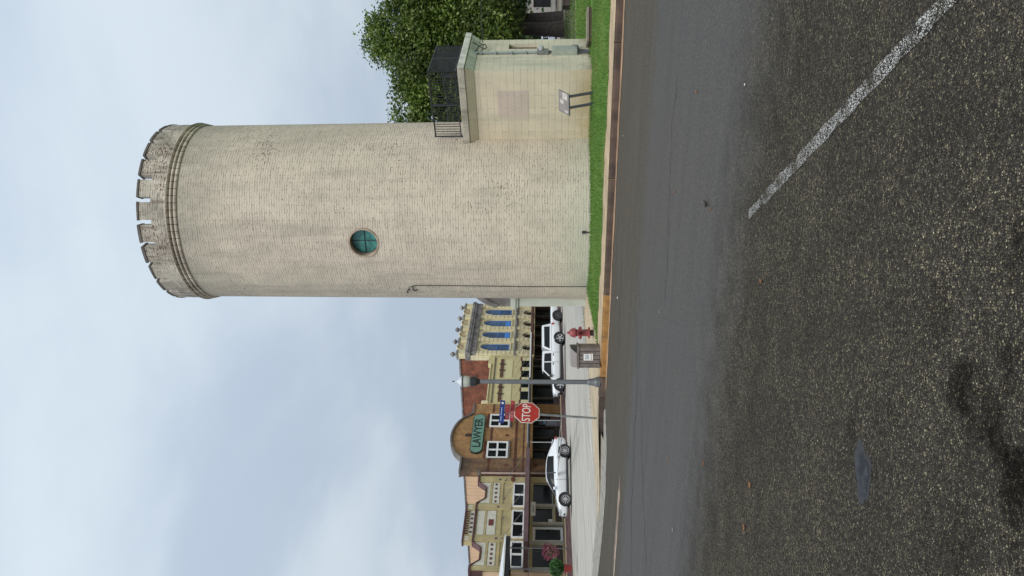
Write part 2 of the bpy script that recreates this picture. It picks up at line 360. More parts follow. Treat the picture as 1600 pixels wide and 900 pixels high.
    if paint:
        w = noise(nt, v, 5.0, 4, .6).outputs[0]
        on = mth(nt, 'MULTIPLY', mrange(nt, mth(nt, 'ADD', stone, mth(nt, 'MULTIPLY', cr.outputs[2], .8)), .86, 1.14), mrange(nt, w, .34, .54))
        c = mixc(nt, on, c, paint)
    h = mth(nt, 'ADD', mth(nt, 'MULTIPLY', mth(nt, 'MULTIPLY', stone, expo), mth(nt, 'ADD', .55, cr.outputs[1])), mth(nt, 'MULTIPLY', noise(nt, v, 220, 3).outputs[0], .25))
    setp(nt, p, Base_Color=c, Roughness=nd(nt, 'SeparateColor', {0: rough}).outputs[0], Specular_IOR_Level=mth(nt, 'ADD', .05, mth(nt, 'MULTIPLY', lane, .17)),
         Normal=nd(nt, 'Bump', {'Strength': 1.0, 'Distance': .007, 'Height': h}).outputs[0])
    return m
asph = asphalt('asphalt'); asph_paint = asphalt('worn_white_line', (.54, .52, .48))

def streetmat():
    m, nt, p = newmat('pale_street')
    v = nd(nt, 'NewGeometry').outputs['Position']; sx = nd(nt, 'SeparateXYZ', {0: v})
    al = nd(nt, 'CombineXYZ', {0: mth(nt, 'MULTIPLY', mth(nt, 'ADD', mth(nt, 'MULTIPLY', sx.outputs[0], BN.x), mth(nt, 'MULTIPLY', sx.outputs[1], BN.y)), 1.7),
                               1: mth(nt, 'MULTIPLY', mth(nt, 'ADD', mth(nt, 'MULTIPLY', sx.outputs[0], BD.x), mth(nt, 'MULTIPLY', sx.outputs[1], BD.y)), .10)}).outputs[0]
    tr = noise(nt, al, 1.5, 6, .65).outputs[0]; n2 = noise(nt, v, .6, 5, .6).outputs[0]
    c = mixc(nt, mrange(nt, tr, .32, .68), (.30, .275, .235), (.455, .42, .365))
    c = mixc(nt, mth(nt, 'MULTIPLY', mrange(nt, n2, .5, .7), .4), c, (.25, .225, .19))
    g = mth(nt, 'MULTIPLY', noise(nt, v, 60, 2).outputs[0], .3); k = mth(nt, 'ADD', g, .85)
    c = mixc(nt, 1.0, c, nd(nt, 'CombineColor', {0: k, 1: k, 2: k}).outputs[0], 'MULTIPLY')
    setp(nt, p, Base_Color=c, Roughness=.85, Specular_IOR_Level=.3)
    return m
street_m = streetmat()
def grassmat():
    m, nt, p = newmat('grass_blade')
    ri = nd(nt, 'NewGeometry').outputs['Random Per Island']
    n = noise(nt, objco(nt), .8, 4).outputs[0]
    c = mixc(nt, ri, (.045, .105, .016), (.13, .21, .04)); c = mixc(nt, mrange(nt, n, .48, .68, 0, .6), c, (.19, .205, .06))
    setp(nt, p, Base_Color=c, Roughness=.6, Specular_IOR_Level=.3); return m
grass_m = grassmat()
def lawnmat():
    m, nt, p = newmat('lawn'); v = objco(nt)
    n = noise(nt, v, .5, 6, .65).outputs[0]; f = noise(nt, v, 30, 4, .7).outputs[0]
    c = mixc(nt, mrange(nt, n, .35, .65), (.085, .185, .026), (.12, .23, .04))
    c = mixc(nt, mth(nt, 'MULTIPLY', mrange(nt, f, .55, .75), .5), c, (.15, .24, .06)); c = mixc(nt, mrange(nt, f, .45, .28), c, (.03, .09, .012))
    setp(nt, p, Base_Color=c, Roughness=.9, Specular_IOR_Level=.15, Normal=nd(nt, 'Bump', {'Strength': .8, 'Distance': .05, 'Height': f}).outputs[0]); return m
lawn_m = lawnmat()
def leafmat(name, cols, tr=.25):
    m, nt, p = newmat(name)
    ri = nd(nt, 'NewGeometry').outputs['Random Per Island']
    ramp = nd(nt, 'ValToRGB', {0: ri}); e = ramp.color_ramp.elements
    e[0].color = (*cols[0], 1); e[1].color = (*cols[-1], 1)
    for i, c in enumerate(cols[1:-1]): q = e.new((i + 1) / (len(cols) - 1)); q.color = (*c, 1)
    n = noise(nt, objco(nt), .55, 3).outputs[0]; k = mrange(nt, n, .36, .64, .50, 1.45)
    c = mixc(nt, 1.0, ramp.outputs[0], nd(nt, 'CombineColor', {0: k, 1: k, 2: k}).outputs[0], 'MULTIPLY')
    setp(nt, p, Base_Color=c, Roughness=.5, Specular_IOR_Level=.3)
    t = nd(nt, 'BsdfTranslucent', {0: c}); mx = nd(nt, 'MixShader', {0: tr, 1: p.outputs[0], 2: t.outputs[0]})
    nt.links.new(mx.outputs[0], nt.nodes['Material Output'].inputs[0]); return m
leaf_main = leafmat('broad_leaf', [(.024, .045, .008), (.058, .098, .013), (.095, .140, .020), (.14, .19, .034), (.24, .265, .10)])
leaf_dark = leafmat('dark_leaf', [(.015, .038, .010), (.028, .065, .014), (.045, .09, .02), (.07, .12, .03)])
flower_m = leafmat('pink_flower', [(.16, .02, .05), (.30, .045, .11), (.10, .02, .03), (.42, .20, .24)])
fern_m = leafmat('fern_leaf', [(.02, .07, .015), (.05, .13, .03), (.07, .16, .04)])
leaf_litter = leafmat('dead_leaf', [(.32, .13, .04), (.40, .22, .09), (.28, .09, .03), (.45, .34, .18)], .1)

# ------------------------------------------------------------------ ground, roads, verge
def kp(a, t, z=0.0): q = AD * a + NA * t; return Vector((q.x, q.y, z))
def ss(x): x = max(0.0, min(1.0, x)); return x * x * (3 - 2 * x)
A_CORNER = -12.2
def zv(x, y):
    a = x * AD.x + y * AD.y; t = x * NA.x + y * NA.y; d = t - TK
    fac = ss((a + 16.2) / (16.2 - 12.4))
    return fac * (.16 + .10 * ss((d - 1.3) / 2.5)) + (1 - fac) * .02
def flat(name, pts, z, mat):
    mb = MB(); mb.add([(x, y, z) for x, y in pts], [tuple(range(len(pts)))]); return struct(mb.build(name, mat))
soil = plain('dry_soil', (.16, .14, .10), .95, .25, .2)
flat('ground', [(-2500, -2500), (2500, -2500), (2500, 2500), (-2500, 2500)], -.06, soil)
q = [kp(-60, -40), kp(60, -40), kp(60, TK - .02), kp(A_CORNER, TK - .02), kp(-14.5, TK + .25), kp(-17.5, TK + .2), kp(-60, TK + .2)]
flat('main_road', [(p.x, p.y) for p in q], 0.0, asph)
K0 = Vector((-13.5, 46.2, 0))
def kb(s, off=0.0): return K0 + BD * s + BN * off
E = [Vector((-6.5, 23.4, 0)), Vector((-5.0, 24.9, 0)), Vector((-3.1, 26.8, 0)), Vector((-.4, 29.3, 0))]
L0 = kp(-30, TK + .2)
sp = [L0, kp(-14.5, TK + .25)] + [Vector((-2.0, 24.5, 0))] + [E[3] + Vector((1.5, -1, 0)), E[3] + Vector((1.5, -1, 0)) + BD * 260, kb(260, .05), kb(-19, .05)]
flat('side_street', [(p.x, p.y) for p in sp], .004, street_m)

# verge: one height sheet, bare concrete in front and along the corner, lawn behind
def sheet(name, inside, z_off, mat, x0, x1, y0, y1, st, skirt=0.0):
    nx = int((x1 - x0) / st); ny = int((y1 - y0) / st); mb = MB(); idx = {}
    def vid(i, j):
        if (i, j) not in idx:
            x = x0 + i * st; y = y0 + j * st; idx[(i, j)] = len(mb.v); mb.v.append(Vector((x, y, zv(x, y) + z_off)))
        return idx[(i, j)]
    for i in range(nx):
        for j in range(ny):
            if inside(x0 + (i + .5) * st, y0 + (j + .5) * st):
                mb.f.append([vid(i, j), vid(i + 1, j), vid(i + 1, j + 1), vid(i, j + 1)]); mb.mi.append(0)
    return mb.build(name, mat, smooth=60)
def tval(x, y): return x * NA.x + y * NA.y
def aval(x, y): return x * AD.x + y * AD.y
def ptin(pts, x, y):
    c = False; n = len(pts)
    for i in range(n):
        p, q = pts[i], pts[i - 1]
        if (p.y > y) != (q.y > y) and x < (q.x - p.x) * (y - p.y) / (q.y - p.y) + p.x: c = not c
    return c
# the raised corner as quads in (a, d) strips so that its edges run straight
def strip(name, a_list, lo, hi, n, zo, mat):
    mb = MB(); cols = []
    for a in a_list:
        l, h = lo(a), hi(a); col = []
        for k in range(n + 1):
            p = kp(a, TK + l + (h - l) * k / n); col.append(len(mb.v)); mb.v.append(Vector((p.x, p.y, zv(p.x, p.y) + zo)))
        cols.append(col)
    for i in range(len(cols) - 1):
        for k in range(n): mb.f.append([cols[i][k], cols[i + 1][k], cols[i + 1][k + 1], cols[i][k + 1]]); mb.mi.append(0)
    return mb.build(name, mat, smooth=60)
def back_edge(a):                                   # where the raised corner falls to the side street
    pts = [(aval(p.x, p.y), tval(p.x, p.y) - TK) for p in E]
    if a <= pts[0][0]: return pts[0][1]
    for (a0, d0), (a1, d1) in zip(pts, pts[1:]):
        if a <= a1: return d0 + (d1 - d0) * (a - a0) / (a1 - a0)
    return pts[-1][1] + (a - pts[-1][0]) * 1.0
amin = aval(E[0].x, E[0].y) + .05
al = [amin + (40 - amin) * (i / 140) ** 1.6 for i in range(141)]
struct(strip('corner_pavement', al, lambda a: .0 if a > A_CORNER else .02, lambda a: max(.05, min(back_edge(a), 60)), 24, 0.0, sand))
# drop of the corner to the street
mb = MB(); prev = None
for a in al[:90]:
    p = kp(a, TK + max(.05, min(back_edge(a), 60))); cur = (Vector((p.x, p.y, zv(p.x, p.y))), Vector((p.x, p.y, -.03)))
    if prev: mb.add([prev[0], prev[1], cur[1], cur[0]], [(0, 1, 2, 3)])
    prev = cur
struct(mb.build('corner_edge', conc))
struct(strip('kerbside_pavement', [A_CORNER + .15 + i * .5 for i in range(105)], lambda a: .17, lambda a: 1.25, 4, .006, conc))
grass_lo = lambda a: 1.10 + .13 * math.sin(a * 1.7) + .09 * math.sin(a * 5.1) + .06 * math.sin(a * 11.3)
def grass_hi(a):
    return min(back_edge(a) - (1.2 + .25 * math.sin(a * 1.3)), 58)
g0 = -11.35
al2 = [g0 + (46 - g0) * (i / 160) ** 1.5 for i in range(161)]
struct(strip('lawn', al2, grass_lo, lambda a: max(grass_lo(a) + .02, min(grass_hi(a), 62)), 60, .012, lawn_m))

# kerb stones along the road: stained face, lighter top; a yellow painted length near the corner
def kerb(name, a0, a1, mats, face_m):
    mb = MB(); n = max(1, round((a1 - a0) / (3.0 if 'yellow' not in name else 1.3))); st = (a1 - a0) / n
    for i in range(n):
        b0 = a0 + i * st + .012; b1 = a0 + (i + 1) * st - .012; prof = [(-.03, -.05), (-.02, .10), (0.0, .152), (.03, .168), (.17, .172), (.17, -.05)]
        wob = rng.normal(0, .006)
        vs = []
        for b in (b0, b1):
            for d, z in prof: p = kp(b, TK + d + wob); vs.append((p.x, p.y, z + wob * .6))
        k = len(prof); mb.cur = 0
        mb.add(vs, [(0, 1, k + 1, k), (1, 2, k + 2, k + 1)]); mb.cur = 1
        mb.add(vs, [(2, 3, k + 3, k + 2), (3, 4, k + 4, k + 3), (4, 5, k + 5, k + 4), tuple(range(k)), tuple(range(2 * k - 1, k - 1, -1))])
    return struct(mb.build(name, [face_m, mats]))
aY0 = A_CORNER + .55; aY1 = aval(*grd(952, 455).xy)
kerb('kerb', aY1, 45, conc, kerb_dark)
kerb('yellow_kerb', aY0, aY1, conc, kerb_yellow)
kerb('kerb_end', A_CORNER - .1, aY0, kerb_dark, kerb_dark)
# dropped kerb that sinks into the corner
mb = MB(); prev = None
for i in range(6):
    a = A_CORNER - .1 - i * .25; p0 = kp(a, TK + .02 * i - .02); z = zv(*kp(a, TK + .2).xy)
    p1 = kp(a, TK + .22 + .02 * i)
    cur = (Vector((p0.x, p0.y, -.02)), Vector((p0.x, p0.y, z * .92)), Vector((p1.x, p1.y, z + .004)))
    if prev: mb.add([prev[0], prev[1], cur[1], cur[0], prev[2], cur[2]], [(0, 1, 2, 3), (1, 4, 5, 2)])
    prev = cur
struct(mb.build('dropped_kerb', kerb_dark))
mb = MB(); prev = None
for i in range(5, 19):
    a = A_CORNER - .1 - i * .25; p0 = kp(a, TK - .35); p1 = kp(a, TK + .75); z = zv(*p1.xy) + .006
    cur = (Vector((p0.x, p0.y, .003)), Vector((p1.x, p1.y, z)))
    if prev: mb.add([prev[0], prev[1], cur[1], cur[0]], [(0, 1, 2, 3)])
    prev = cur
struct(mb.build('gravel_shoulder', plain('shoulder_gravel', (.25, .215, .165), .95, .3, 4, .7, 40)))
def ribbon(name, pts, w, z, mat, n=1):
    mb = MB(); vs = []
    for i, p in enumerate(pts):
        d = (pts[min(i + 1, len(pts) - 1)] - pts[max(i - 1, 0)]).normalized(); nn = Vector((-d.y, d.x, 0))
        ww = w[i] if hasattr(w, '__len__') else w
        vs += [p - nn * ww / 2 + Vector((0, 0, z)), p + nn * ww / 2 + Vector((0, 0, z))]
    mb.add(vs, [(2 * i, 2 * i + 2, 2 * i + 3, 2 * i + 1) for i in range(len(pts) - 1)])
    return struct(mb.build(name, mat))
ribbon('gutter', [kp(a, TK - .20 + .03 * math.sin(a * 2.1)) for a in np.linspace(A_CORNER + .3, 45, 120)], [.30 + .08 * math.sin(a * 3.3) for a in np.linspace(A_CORNER + .3, 45, 120)], .008, gutter_m)
# worn white line
l0 = grd(1170, 336); l1 = grd(1480, 2); d = (l1 - l0)
ribbon('road_line', [l0 + d * k for k in np.linspace(0, 1.6, 30)], [.092 + .014 * math.sin(k * 9) + (0 if k > 2 else -.02) for k in range(30)], .004, asph_paint)
# gravelly joint between the asphalt and the pale side street, tan soil washed onto the road
gravel = plain('gravelly_joint', (.24, .22, .185), .95, .35, 5, .7, 40)
pts = [grd(945, 640), grd(946, 690), grd(944, 740), grd(939, 800), grd(934, 850), grd(929, 900), grd(926, 950)]
ribbon('road_joint', pts, [.6, 1.0, 1.3, 1.5, 1.5, 1.5, 1.5], .0085, gravel)
washed = plain('washed_soil', (.225, .165, .12), .95, .4, 3, .4, 30)
def blob(name, c, rx, ry, ang, z, mat, seed):
    r = np.random.default_rng(seed); mb = MB(); n = 44; ph = r.uniform(0, 6.28, 6)
    vs = [(c.x, c.y, z)]
    for i in range(n):
        th = 2 * math.pi * i / n; k = 1 + .10 * math.sin(3 * th + ph[0]) + .09 * math.sin(5 * th + ph[1]) + .05 * math.sin(9 * th + ph[2]) + .03 * math.sin(14 * th + ph[3])
        x = rx * k * math.cos(th); y = ry * k * math.sin(th)
        vs.append((c.x + x * math.cos(ang) - y * math.sin(ang), c.y + x * math.sin(ang) + y * math.cos(ang), z))
    mb.add(vs, [(0, i + 1, (i + 1) % n + 1) for i in range(n)])
    return struct(mb.build(name, mat))
blob('washed_soil', grd(963, 840), 1.6, .17, R(150), .0045, washed, 3)
blob('washed_soil', grd(966, 790), .9, .10, R(150), .006, washed, 4)
patchm = plain('smooth_tar_patch', (.031, .033, .037), .62, .45, 14, .8, 45, spec=.16)
blob('tar_patch', grd(1348, 740), .115, .070, R(5), .0035, patchm, 9)
blob('tar_patch', grd(1348, 738), .16, .10, R(5), .0018, plain('tar_rim', (.022, .020, .020), .7, .3, 12, .6, 50), 10)
crack_m = plain('crack_dark', (.012, .011, .010), .95, .2, 9)
for ci, (pa_, pb_, w_c) in enumerate(((grd(996, 520), grd(985, 905), .022), (grd(1001, 610), grd(1010, 905), .014), (grd(972, 300), grd(966, 560), .018), (grd(1058, 120), grd(1040, 470), .010))):
    rc = np.random.default_rng(100 + ci); n_c = 60; dv = pb_ - pa_; nv_ = Vector((-dv.y, dv.x, 0)).normalized(); wv_ = np.cumsum(rc.normal(size=n_c)) * .035; wv_ -= np.linspace(0, wv_[-1], n_c)
    ribbon('road_crack', [pa_ + dv * (i / (n_c - 1)) + nv_ * float(wv_[i]) for i in range(n_c)], [w_c * (.35 + 1.1 * abs(math.sin(i * .37 + ci))) for i in range(n_c)], .0032, crack_m)
ribbon('pavement_crack', [Vector((p.x, p.y, zv(p.x, p.y))) for p in [kp(a, TK + back_edge(a) - .25 - .12 * math.sin(a * 4.1)) for a in np.linspace(-15.8, -11.5, 40)]], [.03 + .05 * abs(math.sin(k * .7)) for k in range(40)], .006, crack_m)
# painted ticks of the side street's parking bays, seen beyond the corner
for (x, y) in ((929, 660), (925, 705), (923, 760)):
    g = grd(x, y); ribbon('parking_mark', [g, g + Vector((.35, .75, 0))], .10, .009, white_paint)

# far pavement: two faded maroon steps and a concrete walk
mb = MB()
def bslab(mb, s0, s1, o0, o1, z0, z1):
    q = [K0 + BD * s0 + BN * o0, K0 + BD * s0 + BN * o1, K0 + BD * s1 + BN * o1, K0 + BD * s1 + BN * o0]
    mb.slab([(p.x, p.y) for p in q][::-1], z0, z1)
for lo, hi, z1, mm, nm in ((-3.6, -.35, .30, conc, 'far_pavement'), (-.36, .0, .15, maroon_grey, 'far_kerb_step')):
    mb = MB(); bslab(mb, -19, 250, lo, hi, -.04, z1); struct(mb.build(nm, mm))
mb = MB(); bslab(mb, -19, 250, -.35, -.32, .14, .302); struct(mb.build('far_kerb_riser', maroon_grey))

# ------------------------------------------------------------------ grass blades and weeds
def blades(name, n, samp, hmin, hmax, w):
    P = []; F = []
    for i in range(n):
        x, y = samp()
        if x is None: continue
        z = zv(x, y) + .01; h = rng.uniform(hmin, hmax); a = rng.uniform(0, 6.28); l = rng.uniform(0, .6) * h; b = rng.uniform(0, 6.28)
        dx, dy = math.cos(a) * w, math.sin(a) * w; k = len(P)
        P += [(x - dx, y - dy, z), (x + dx, y + dy, z), (x + math.cos(b) * l, y + math.sin(b) * l, z + h)]; F.append((k, k + 1, k + 2))
    me = bpy.data.meshes.new(name); me.from_pydata(P, [], F); me.materials.append(grass_m)
    o = bpy.data.objects.new(name, me); COL.objects.link(o); return struct(o, 'stuff')
def s_near():
    a = rng.uniform(g0, 8.0); lo = grass_lo(a); hi = min(grass_hi(a), 5.4)
    if hi <= lo: return None, None
    p = kp(a, TK + rng.uniform(lo - .10, hi)); return p.x, p.y
tag(blades('grass', 42000, s_near, .03, .085, .008), 'mown green grass between the kerb and the tower', 'grass')
def s_lawn():
    x = rng.uniform(6.5, 17); y = 22 + rng.uniform(0, 1) ** 1.6 * 26
    return x, y
tag(blades('grass', 26000, s_lawn, .04, .10, .014), 'bright green lawn reaching back under the trees', 'grass')
def s_weed():
    a = -13.6 + rng.normal(0, 1.0); d = back_edge(a) - abs(rng.normal(0, .12)); p = kp(a, TK + d); return p.x, p.y
dry = blades('dry_grass', 700, s_weed, .03, .12, .008); dry.data.materials.clear(); dry.data.materials.append(plain('straw', (.30, .24, .10), .9, .2, 3))
tag(dry, 'thin dry weeds along the crumbling corner pavement', 'weeds')

# ------------------------------------------------------------------ the tower
tower = thing('water_tower', 'tall round painted brick tower with battlements and a round green window', 'tower', TC)
def tr(z): return TR * (1 - .028 * z / 12.5)
mb = MB(); prof = [(tr(z), z) for z in np.linspace(-.1, 12.5, 27)]; mb.lathe(prof, 160)
shaft = mb.build('shaft', tower_brick, tower, smooth=50)
# round window opening
wr = ray(568, 379.5); th = None
o2 = Vector((-TC.x, -TC.y)); dd = Vector((wr.x, wr.y)); aa = dd.dot(dd); bb = 2 * o2.dot(dd); rz_ = tr(6.87); cc = o2.dot(o2) - rz_ * rz_
k = (-bb - math.sqrt(bb * bb - 4 * aa * cc)) / (2 * aa); hit = Vector((wr.x * k, wr.y * k, HEYE + wr.z * k)); rad = Vector((hit.x - TC.x, hit.y - TC.y, 0)).normalized()
wl = hit - TC; side = Vector((-rad.y, rad.x, 0))
cm = MB(); cm.disc(wl, rad, .455, .60, 48); cut = cm.build('cut', tower_brick, tower); apply_mods(shaft, [cut], 0, 50)
win = MB()
def ringm(mb, c, ax, s, r0, r1, d0, d1, n=48):
    rings = []
    u = Vector((0, 0, 1))
    for i in range(n + 1):
        t = 2 * math.pi * i / n; e = s * math.cos(t) + u * math.sin(t)
        rings.append([c + e * r0 + ax * d0, c + e * r1 + ax * d0, c + e * r1 + ax * d1, c + e * r0 + ax * d1])
    mb.loft(rings, False)
lining = plain('round_reveal', (.36, .27, .20), .85, .3, 5, .3, 25)
ringm(win, wl, rad, side, .405, .458, -.24, .012); wobj = win.build('window', lining, tower, smooth=40)
mb = MB(); mb.disc(wl - rad * .215, rad, .41, .02, 48); mb.build('pane', glass_green, wobj)
mb = MB(); ringm(mb, wl, rad, side, .375, .406, -.21, -.17); mb.build('sash', plain('sash_dark', (.05, .07, .06), .6, .2, 5), wobj)
mb = MB()
mb.bar(wl - rad * .195 + Vector((0, 0, .40)), wl - rad * .195 - Vector((0, 0, .40)), .013, 6); mb.bar(wl - rad * .192 + side * .4, wl - rad * .192 - side * .4, .013, 6)
mb.build('glazing_bar', sash_d := plain('bar_dark', (.02, .045, .04), .6, .2, 5), wobj)
# string courses under the parapet
for i, (z, pr) in enumerate(((12.47, .045), (12.585, .075), (12.70, .10))):
    mb = MB(); r = tr(z); pf = [(r - .05, z - .052)] + [(r + pr * math.sin(math.pi * (.12 + .76 * j / 6)) ** .8, z - .052 + .104 * j / 6) for j in range(7)] + [(r - .05, z + .052)]
    mb.lathe(pf, 160, caps=False); mb.build('string_course', ring_stone, tower, smooth=50)
RP = tr(12.8) + .035; RIN = RP - .30
mb = MB(); mb.lathe([(RIN, 12.62), (RP, 12.70), (RP + .005, 13.19), (RIN, 13.19), (RIN, 12.62)], 160, caps=False); mb.build('parapet', parapet_brick, tower, smooth=40)
mb = MB(); mb.lathe([(.01, 12.66), (RIN + .02, 12.64), (RIN + .02, 12.60), (.01, 12.60)], 64, caps=False); mb.build('roof', roof_dark, tower)
NM = 26; base_ang = math.atan2(-TC.y, -TC.x); pitch = 2 * math.pi / NM
side_lit = plain('merlon_lit_side', (.52, .48, .41), .85, .12, 4, .4, 20, dirt=(.25, .2, .16), dirt_amt=.6)  # paler flanks: the light on the merlon sides is put into this colour
def merlon(ang):
    hw = pitch * .383; n = 8
    def sec(z0, z1, r0, r1, h):
        mb_v = []; rings = []
        for i in range(n + 1):
            t = ang - h + 2 * h * i / n; c, s_ = math.cos(t), math.sin(t)
            rings.append([Vector((r0 * c, r0 * s_, z0)), Vector((r1 * c, r1 * s_, z0)), Vector((r1 * c, r1 * s_, z1)), Vector((r0 * c, r0 * s_, z1))])
        return rings
    mb = MB(); mb.loft(sec(13.18, 13.55 + rng.normal(0, .006), RIN + .01, RP - .004, hw)); o = mb.build('merlon', [parapet_brick, side_lit], tower)
    for pl in o.data.polygons:
        nr = Vector((-math.sin(ang), math.cos(ang), 0))
        if abs(pl.normal.dot(nr)) > .7: pl.material_index = 1
    mb = MB(); mb.loft(sec(13.548, 13.625 + rng.normal(0, .008), RIN - .01, RP + .018, hw + .006)); mb.build('merlon_cap', cap_stone, o, bevel=.008)
for i in range(NM): merlon(base_ang + (i + .0) * pitch + .012)
# old cable clipped to the tower
def on_tower(px, py, lift=.02):
    r = ray(px, py); dd = Vector((r.x, r.y)); z = 3.0
    for _ in range(3):
        rr = tr(z) + lift; aa = dd.dot(dd); bb = 2 * o2.dot(dd); cc = o2.dot(o2) - rr * rr; disc = bb * bb - 4 * aa * cc
        k = (-bb - math.sqrt(max(disc, 0))) / (2 * aa); z = HEYE + r.z * k
    return Vector((r.x * k, r.y * k, z))
mb = MB(); mb.tube([on_tower(652, 446), on_tower(700, 446.5), on_tower(760, 447), on_tower(820, 448), on_tower(916, 448)], .011)
mb.tube([on_tower(652, 446), on_tower(645, 447), on_tower(645, 452), on_tower(649, 455), on_tower(652, 452)], .013); mb.tube([on_tower(640, 452), on_tower(637, 454), on_tower(636, 458)], .016)
mb.tube([on_tower(645, 447), on_tower(640, 449), on_tower(637, 454)], .009)
tag(mb.build('wall_cable', cable_black), 'thin dark cable running down the left side of the round tower', 'cable')
mb = MB(); mb.tube([on_tower(911, 363), on_tower(918, 363), on_tower(924, 364)], .015); mb.box(*(lambda p: (p.x - .04, p.x + .04, p.y - .04, p.y + .02, p.z - .05, p.z + .05))(on_tower(912, 363)))
tag(mb.build('hose_tap', cable_black), 'small dark tap stub low on the front of the tower', 'tap')
for (x, y, lab, L) in ((604, 187.6, 'small thin aerial rod on the tower edge above the tree', .22), (626, 188, 'small iron bracket on the tower edge level with the treetop', .16)):
    pz = pix(x, y, 25.4); d_ = Vector((pz.x - TC.x, pz.y - TC.y, 0)).normalized(); p0 = TC + d_ * (tr(pz.z) - .03); p0.z = pz.z
    mb = MB(); mb.bar(p0, p0 + d_ * (L * .5), .014, 6); mb.bar(p0 + d_ * L * .5 - Vector((0, 0, .06)), p0 + d_ * L * .5 + Vector((0, 0, L)), .011, 6)
    tag(mb.build('bracket', cable_black), lab, 'bracket')

# ------------------------------------------------------------------ the low annex on the right
AP, AC, AR, AQ, AS = [Vector((*q, 0)) for q in ((3.6, 23.79), (6.0, 21.2), (7.57, 23.4), (5.9, 26.3), (4.2, 26.0))]
dirx = (AC - AP).normalized(); annex = thing('annex', 'low cream block annex with a railed flat roof joined to the tower', 'annex', AC, math.atan2(dirx.y, dirx.x))
poly = [AP, AC, AR, AQ, AS]
def offs(ps, d):
    out = []; n = len(ps)
    for i in range(n):
        p0, p1, p2 = ps[i - 1], ps[i], ps[(i + 1) % n]; e0 = (p1 - p0).normalized(); e1 = (p2 - p1).normalized()
        n0 = Vector((e0.y, -e0.x, 0)); n1 = Vector((e1.y, -e1.x, 0)); b = (n0 + n1); b = b / max(b.length_squared, .2) * 2
        out.append(p1 + b * d)
    return out
def xy(ps): return [(p.x, p.y) for p in ps]
mb = MB(); a3 = [AP, AC, (AC + AQ) / 2, AS]; 
mb = MB(); mb.slab(xy([AP, AC, AR, AQ, AS]), -.1, 3.58)
wall = mb.build('wall', [block_wall, block_green], annex, world=True)
for pl in wall.data.polygons:                         # the right face is painted a greener white
    nw = annex.matrix_basis.to_3x3() @ pl.normal
    if nw.dot(Vector((AR.y - AC.y, -(AR.x - AC.x), 0)).normalized()) > .8: pl.material_index = 1
# slot window in the right face
e1 = (AR - AC).normalized(); n1 = Vector((e1.y, -e1.x, 0)); e0 = (AP - AC).normalized(); n0 = Vector((-e0.y, e0.x, 0))
if n0.y > 0: n0 = -n0
def on_plane(px, py, p, n):
    r = ray(px, py); k = (p - Vector((0, 0, HEYE))).dot(n) / r.dot(n); return Vector((0, 0, HEYE)) + r * k
sA = on_plane(795, 76.5, AC, n1); sB = on_plane(839, 68.5, AC, n1)
def obox(mb, p, ex, ey, x0, x1, y0, y1, z0, z1):
    vs = [p + ex * x + ey * y + Vector((0, 0, z)) for z in (z0, z1) for (x, y) in ((x0, y0), (x1, y0), (x1, y1), (x0, y1))]
    mb.add(vs, [(0, 3, 2, 1), (4, 5, 6, 7), (0, 1, 5, 4), (1, 2, 6, 5), (2, 3, 7, 6), (3, 0, 4, 7)])
x0 = (sA - AC).dot(e1); x1 = (sB - AC).dot(e1); x0, x1 = min(x0, x1), max(x0, x1)
cm = MB(); obox(cm, AC, e1, n1, x0, x1, -.24, .3, sB.z, sA.z); cut = cm.build('cut', block_green, annex, world=True); apply_mods(wall, [cut], 0, None)
mb = MB(); obox(mb, AC, e1, n1, x0 + .004, x1 - .004, -.14, -.10, sB.z + .004, sA.z - .004); mb.build('slot_panel', plain('slot_board', (.13, .10, .075), .8, .15, 5), annex, world=True)
# cornice and parapet slab
for nm, d0, d1, z0, z1, mm in (('cornice', .02, .14, 3.56, 3.80, block_wall), ('coping', .19, .20, 3.802, 3.99, cornice_stone)):
    mb = MB(); mb.loft([[Vector((p.x, p.y, z0)) for p in offs(poly, d0)], [Vector((p.x, p.y, z0 + (z1 - z0) * .85)) for p in offs(poly, d1)], [Vector((p.x, p.y, z1)) for p in offs(poly, d1)]]); oo = mb.build(nm, [mm, cornice_white], annex, world=True, bevel=.012)
    for pl in oo.data.polygons:
        nw = annex.matrix_basis.to_3x3() @ pl.normal
        if nw.dot(n1) > .6: pl.material_index = 1
# faded pink painted panel on the front face
pa = on_plane(779, 183.5, AC, n0); pb = on_plane(825, 141.5, AC, n0); xa = (pa - AC).dot(e0); xb = (pb - AC).dot(e0)
mb = MB(); q = [(min(xa, xb), pb.z - .02), (max(xa, xb), pb.z - .02), (max(xa, xb), pa.z), (min(xa, xb), pa.z)]
mb.add([AC + e0 * x + n0 * .004 + Vector((0, 0, z)) for x, z in q], [(0, 1, 2, 3)]); mb.build('painted_panel', block_pink, annex, world=True)
# iron railing round the roof
rp = offs(poly, -.02); rail = MB(); posts = []
def railing(p, q, z0=4.03, z1=4.84):
    L = (q - p).length; e = (q - p) / L
    rail.bar(p + Vector((0, 0, z1)), q + Vector((0, 0, z1)), .022, 6); rail.bar(p + Vector((0, 0, z0 + .05)), q + Vector((0, 0, z0 + .05)), .016, 6)
    n = int(L / .085)
    for i in range(1, n): b = p + e * (L * i / n); rail.bar(b + Vector((0, 0, z0 + .05)), b + Vector((0, 0, z1)), .0115, 5)
    for i in range(0, 3): b = p + e * (L * i / 2); posts.append(b.copy())
RA = rp[0] * .62 + rp[1] * .38
e_in = .12
r1 = rp[1]; r2 = rp[1] * .18 + rp[2] * .82
railing(RA - Vector((0, 0, 0)), r1); railing(r1, r2); railing(r2, rp[3] * .8 + rp[2] * .2); railing(rp[3] * .8 + rp[2] * .2, rp[4] * .9 + rp[0] * .1)
ro = rail.build('railing', black_metal, annex, world=True); 
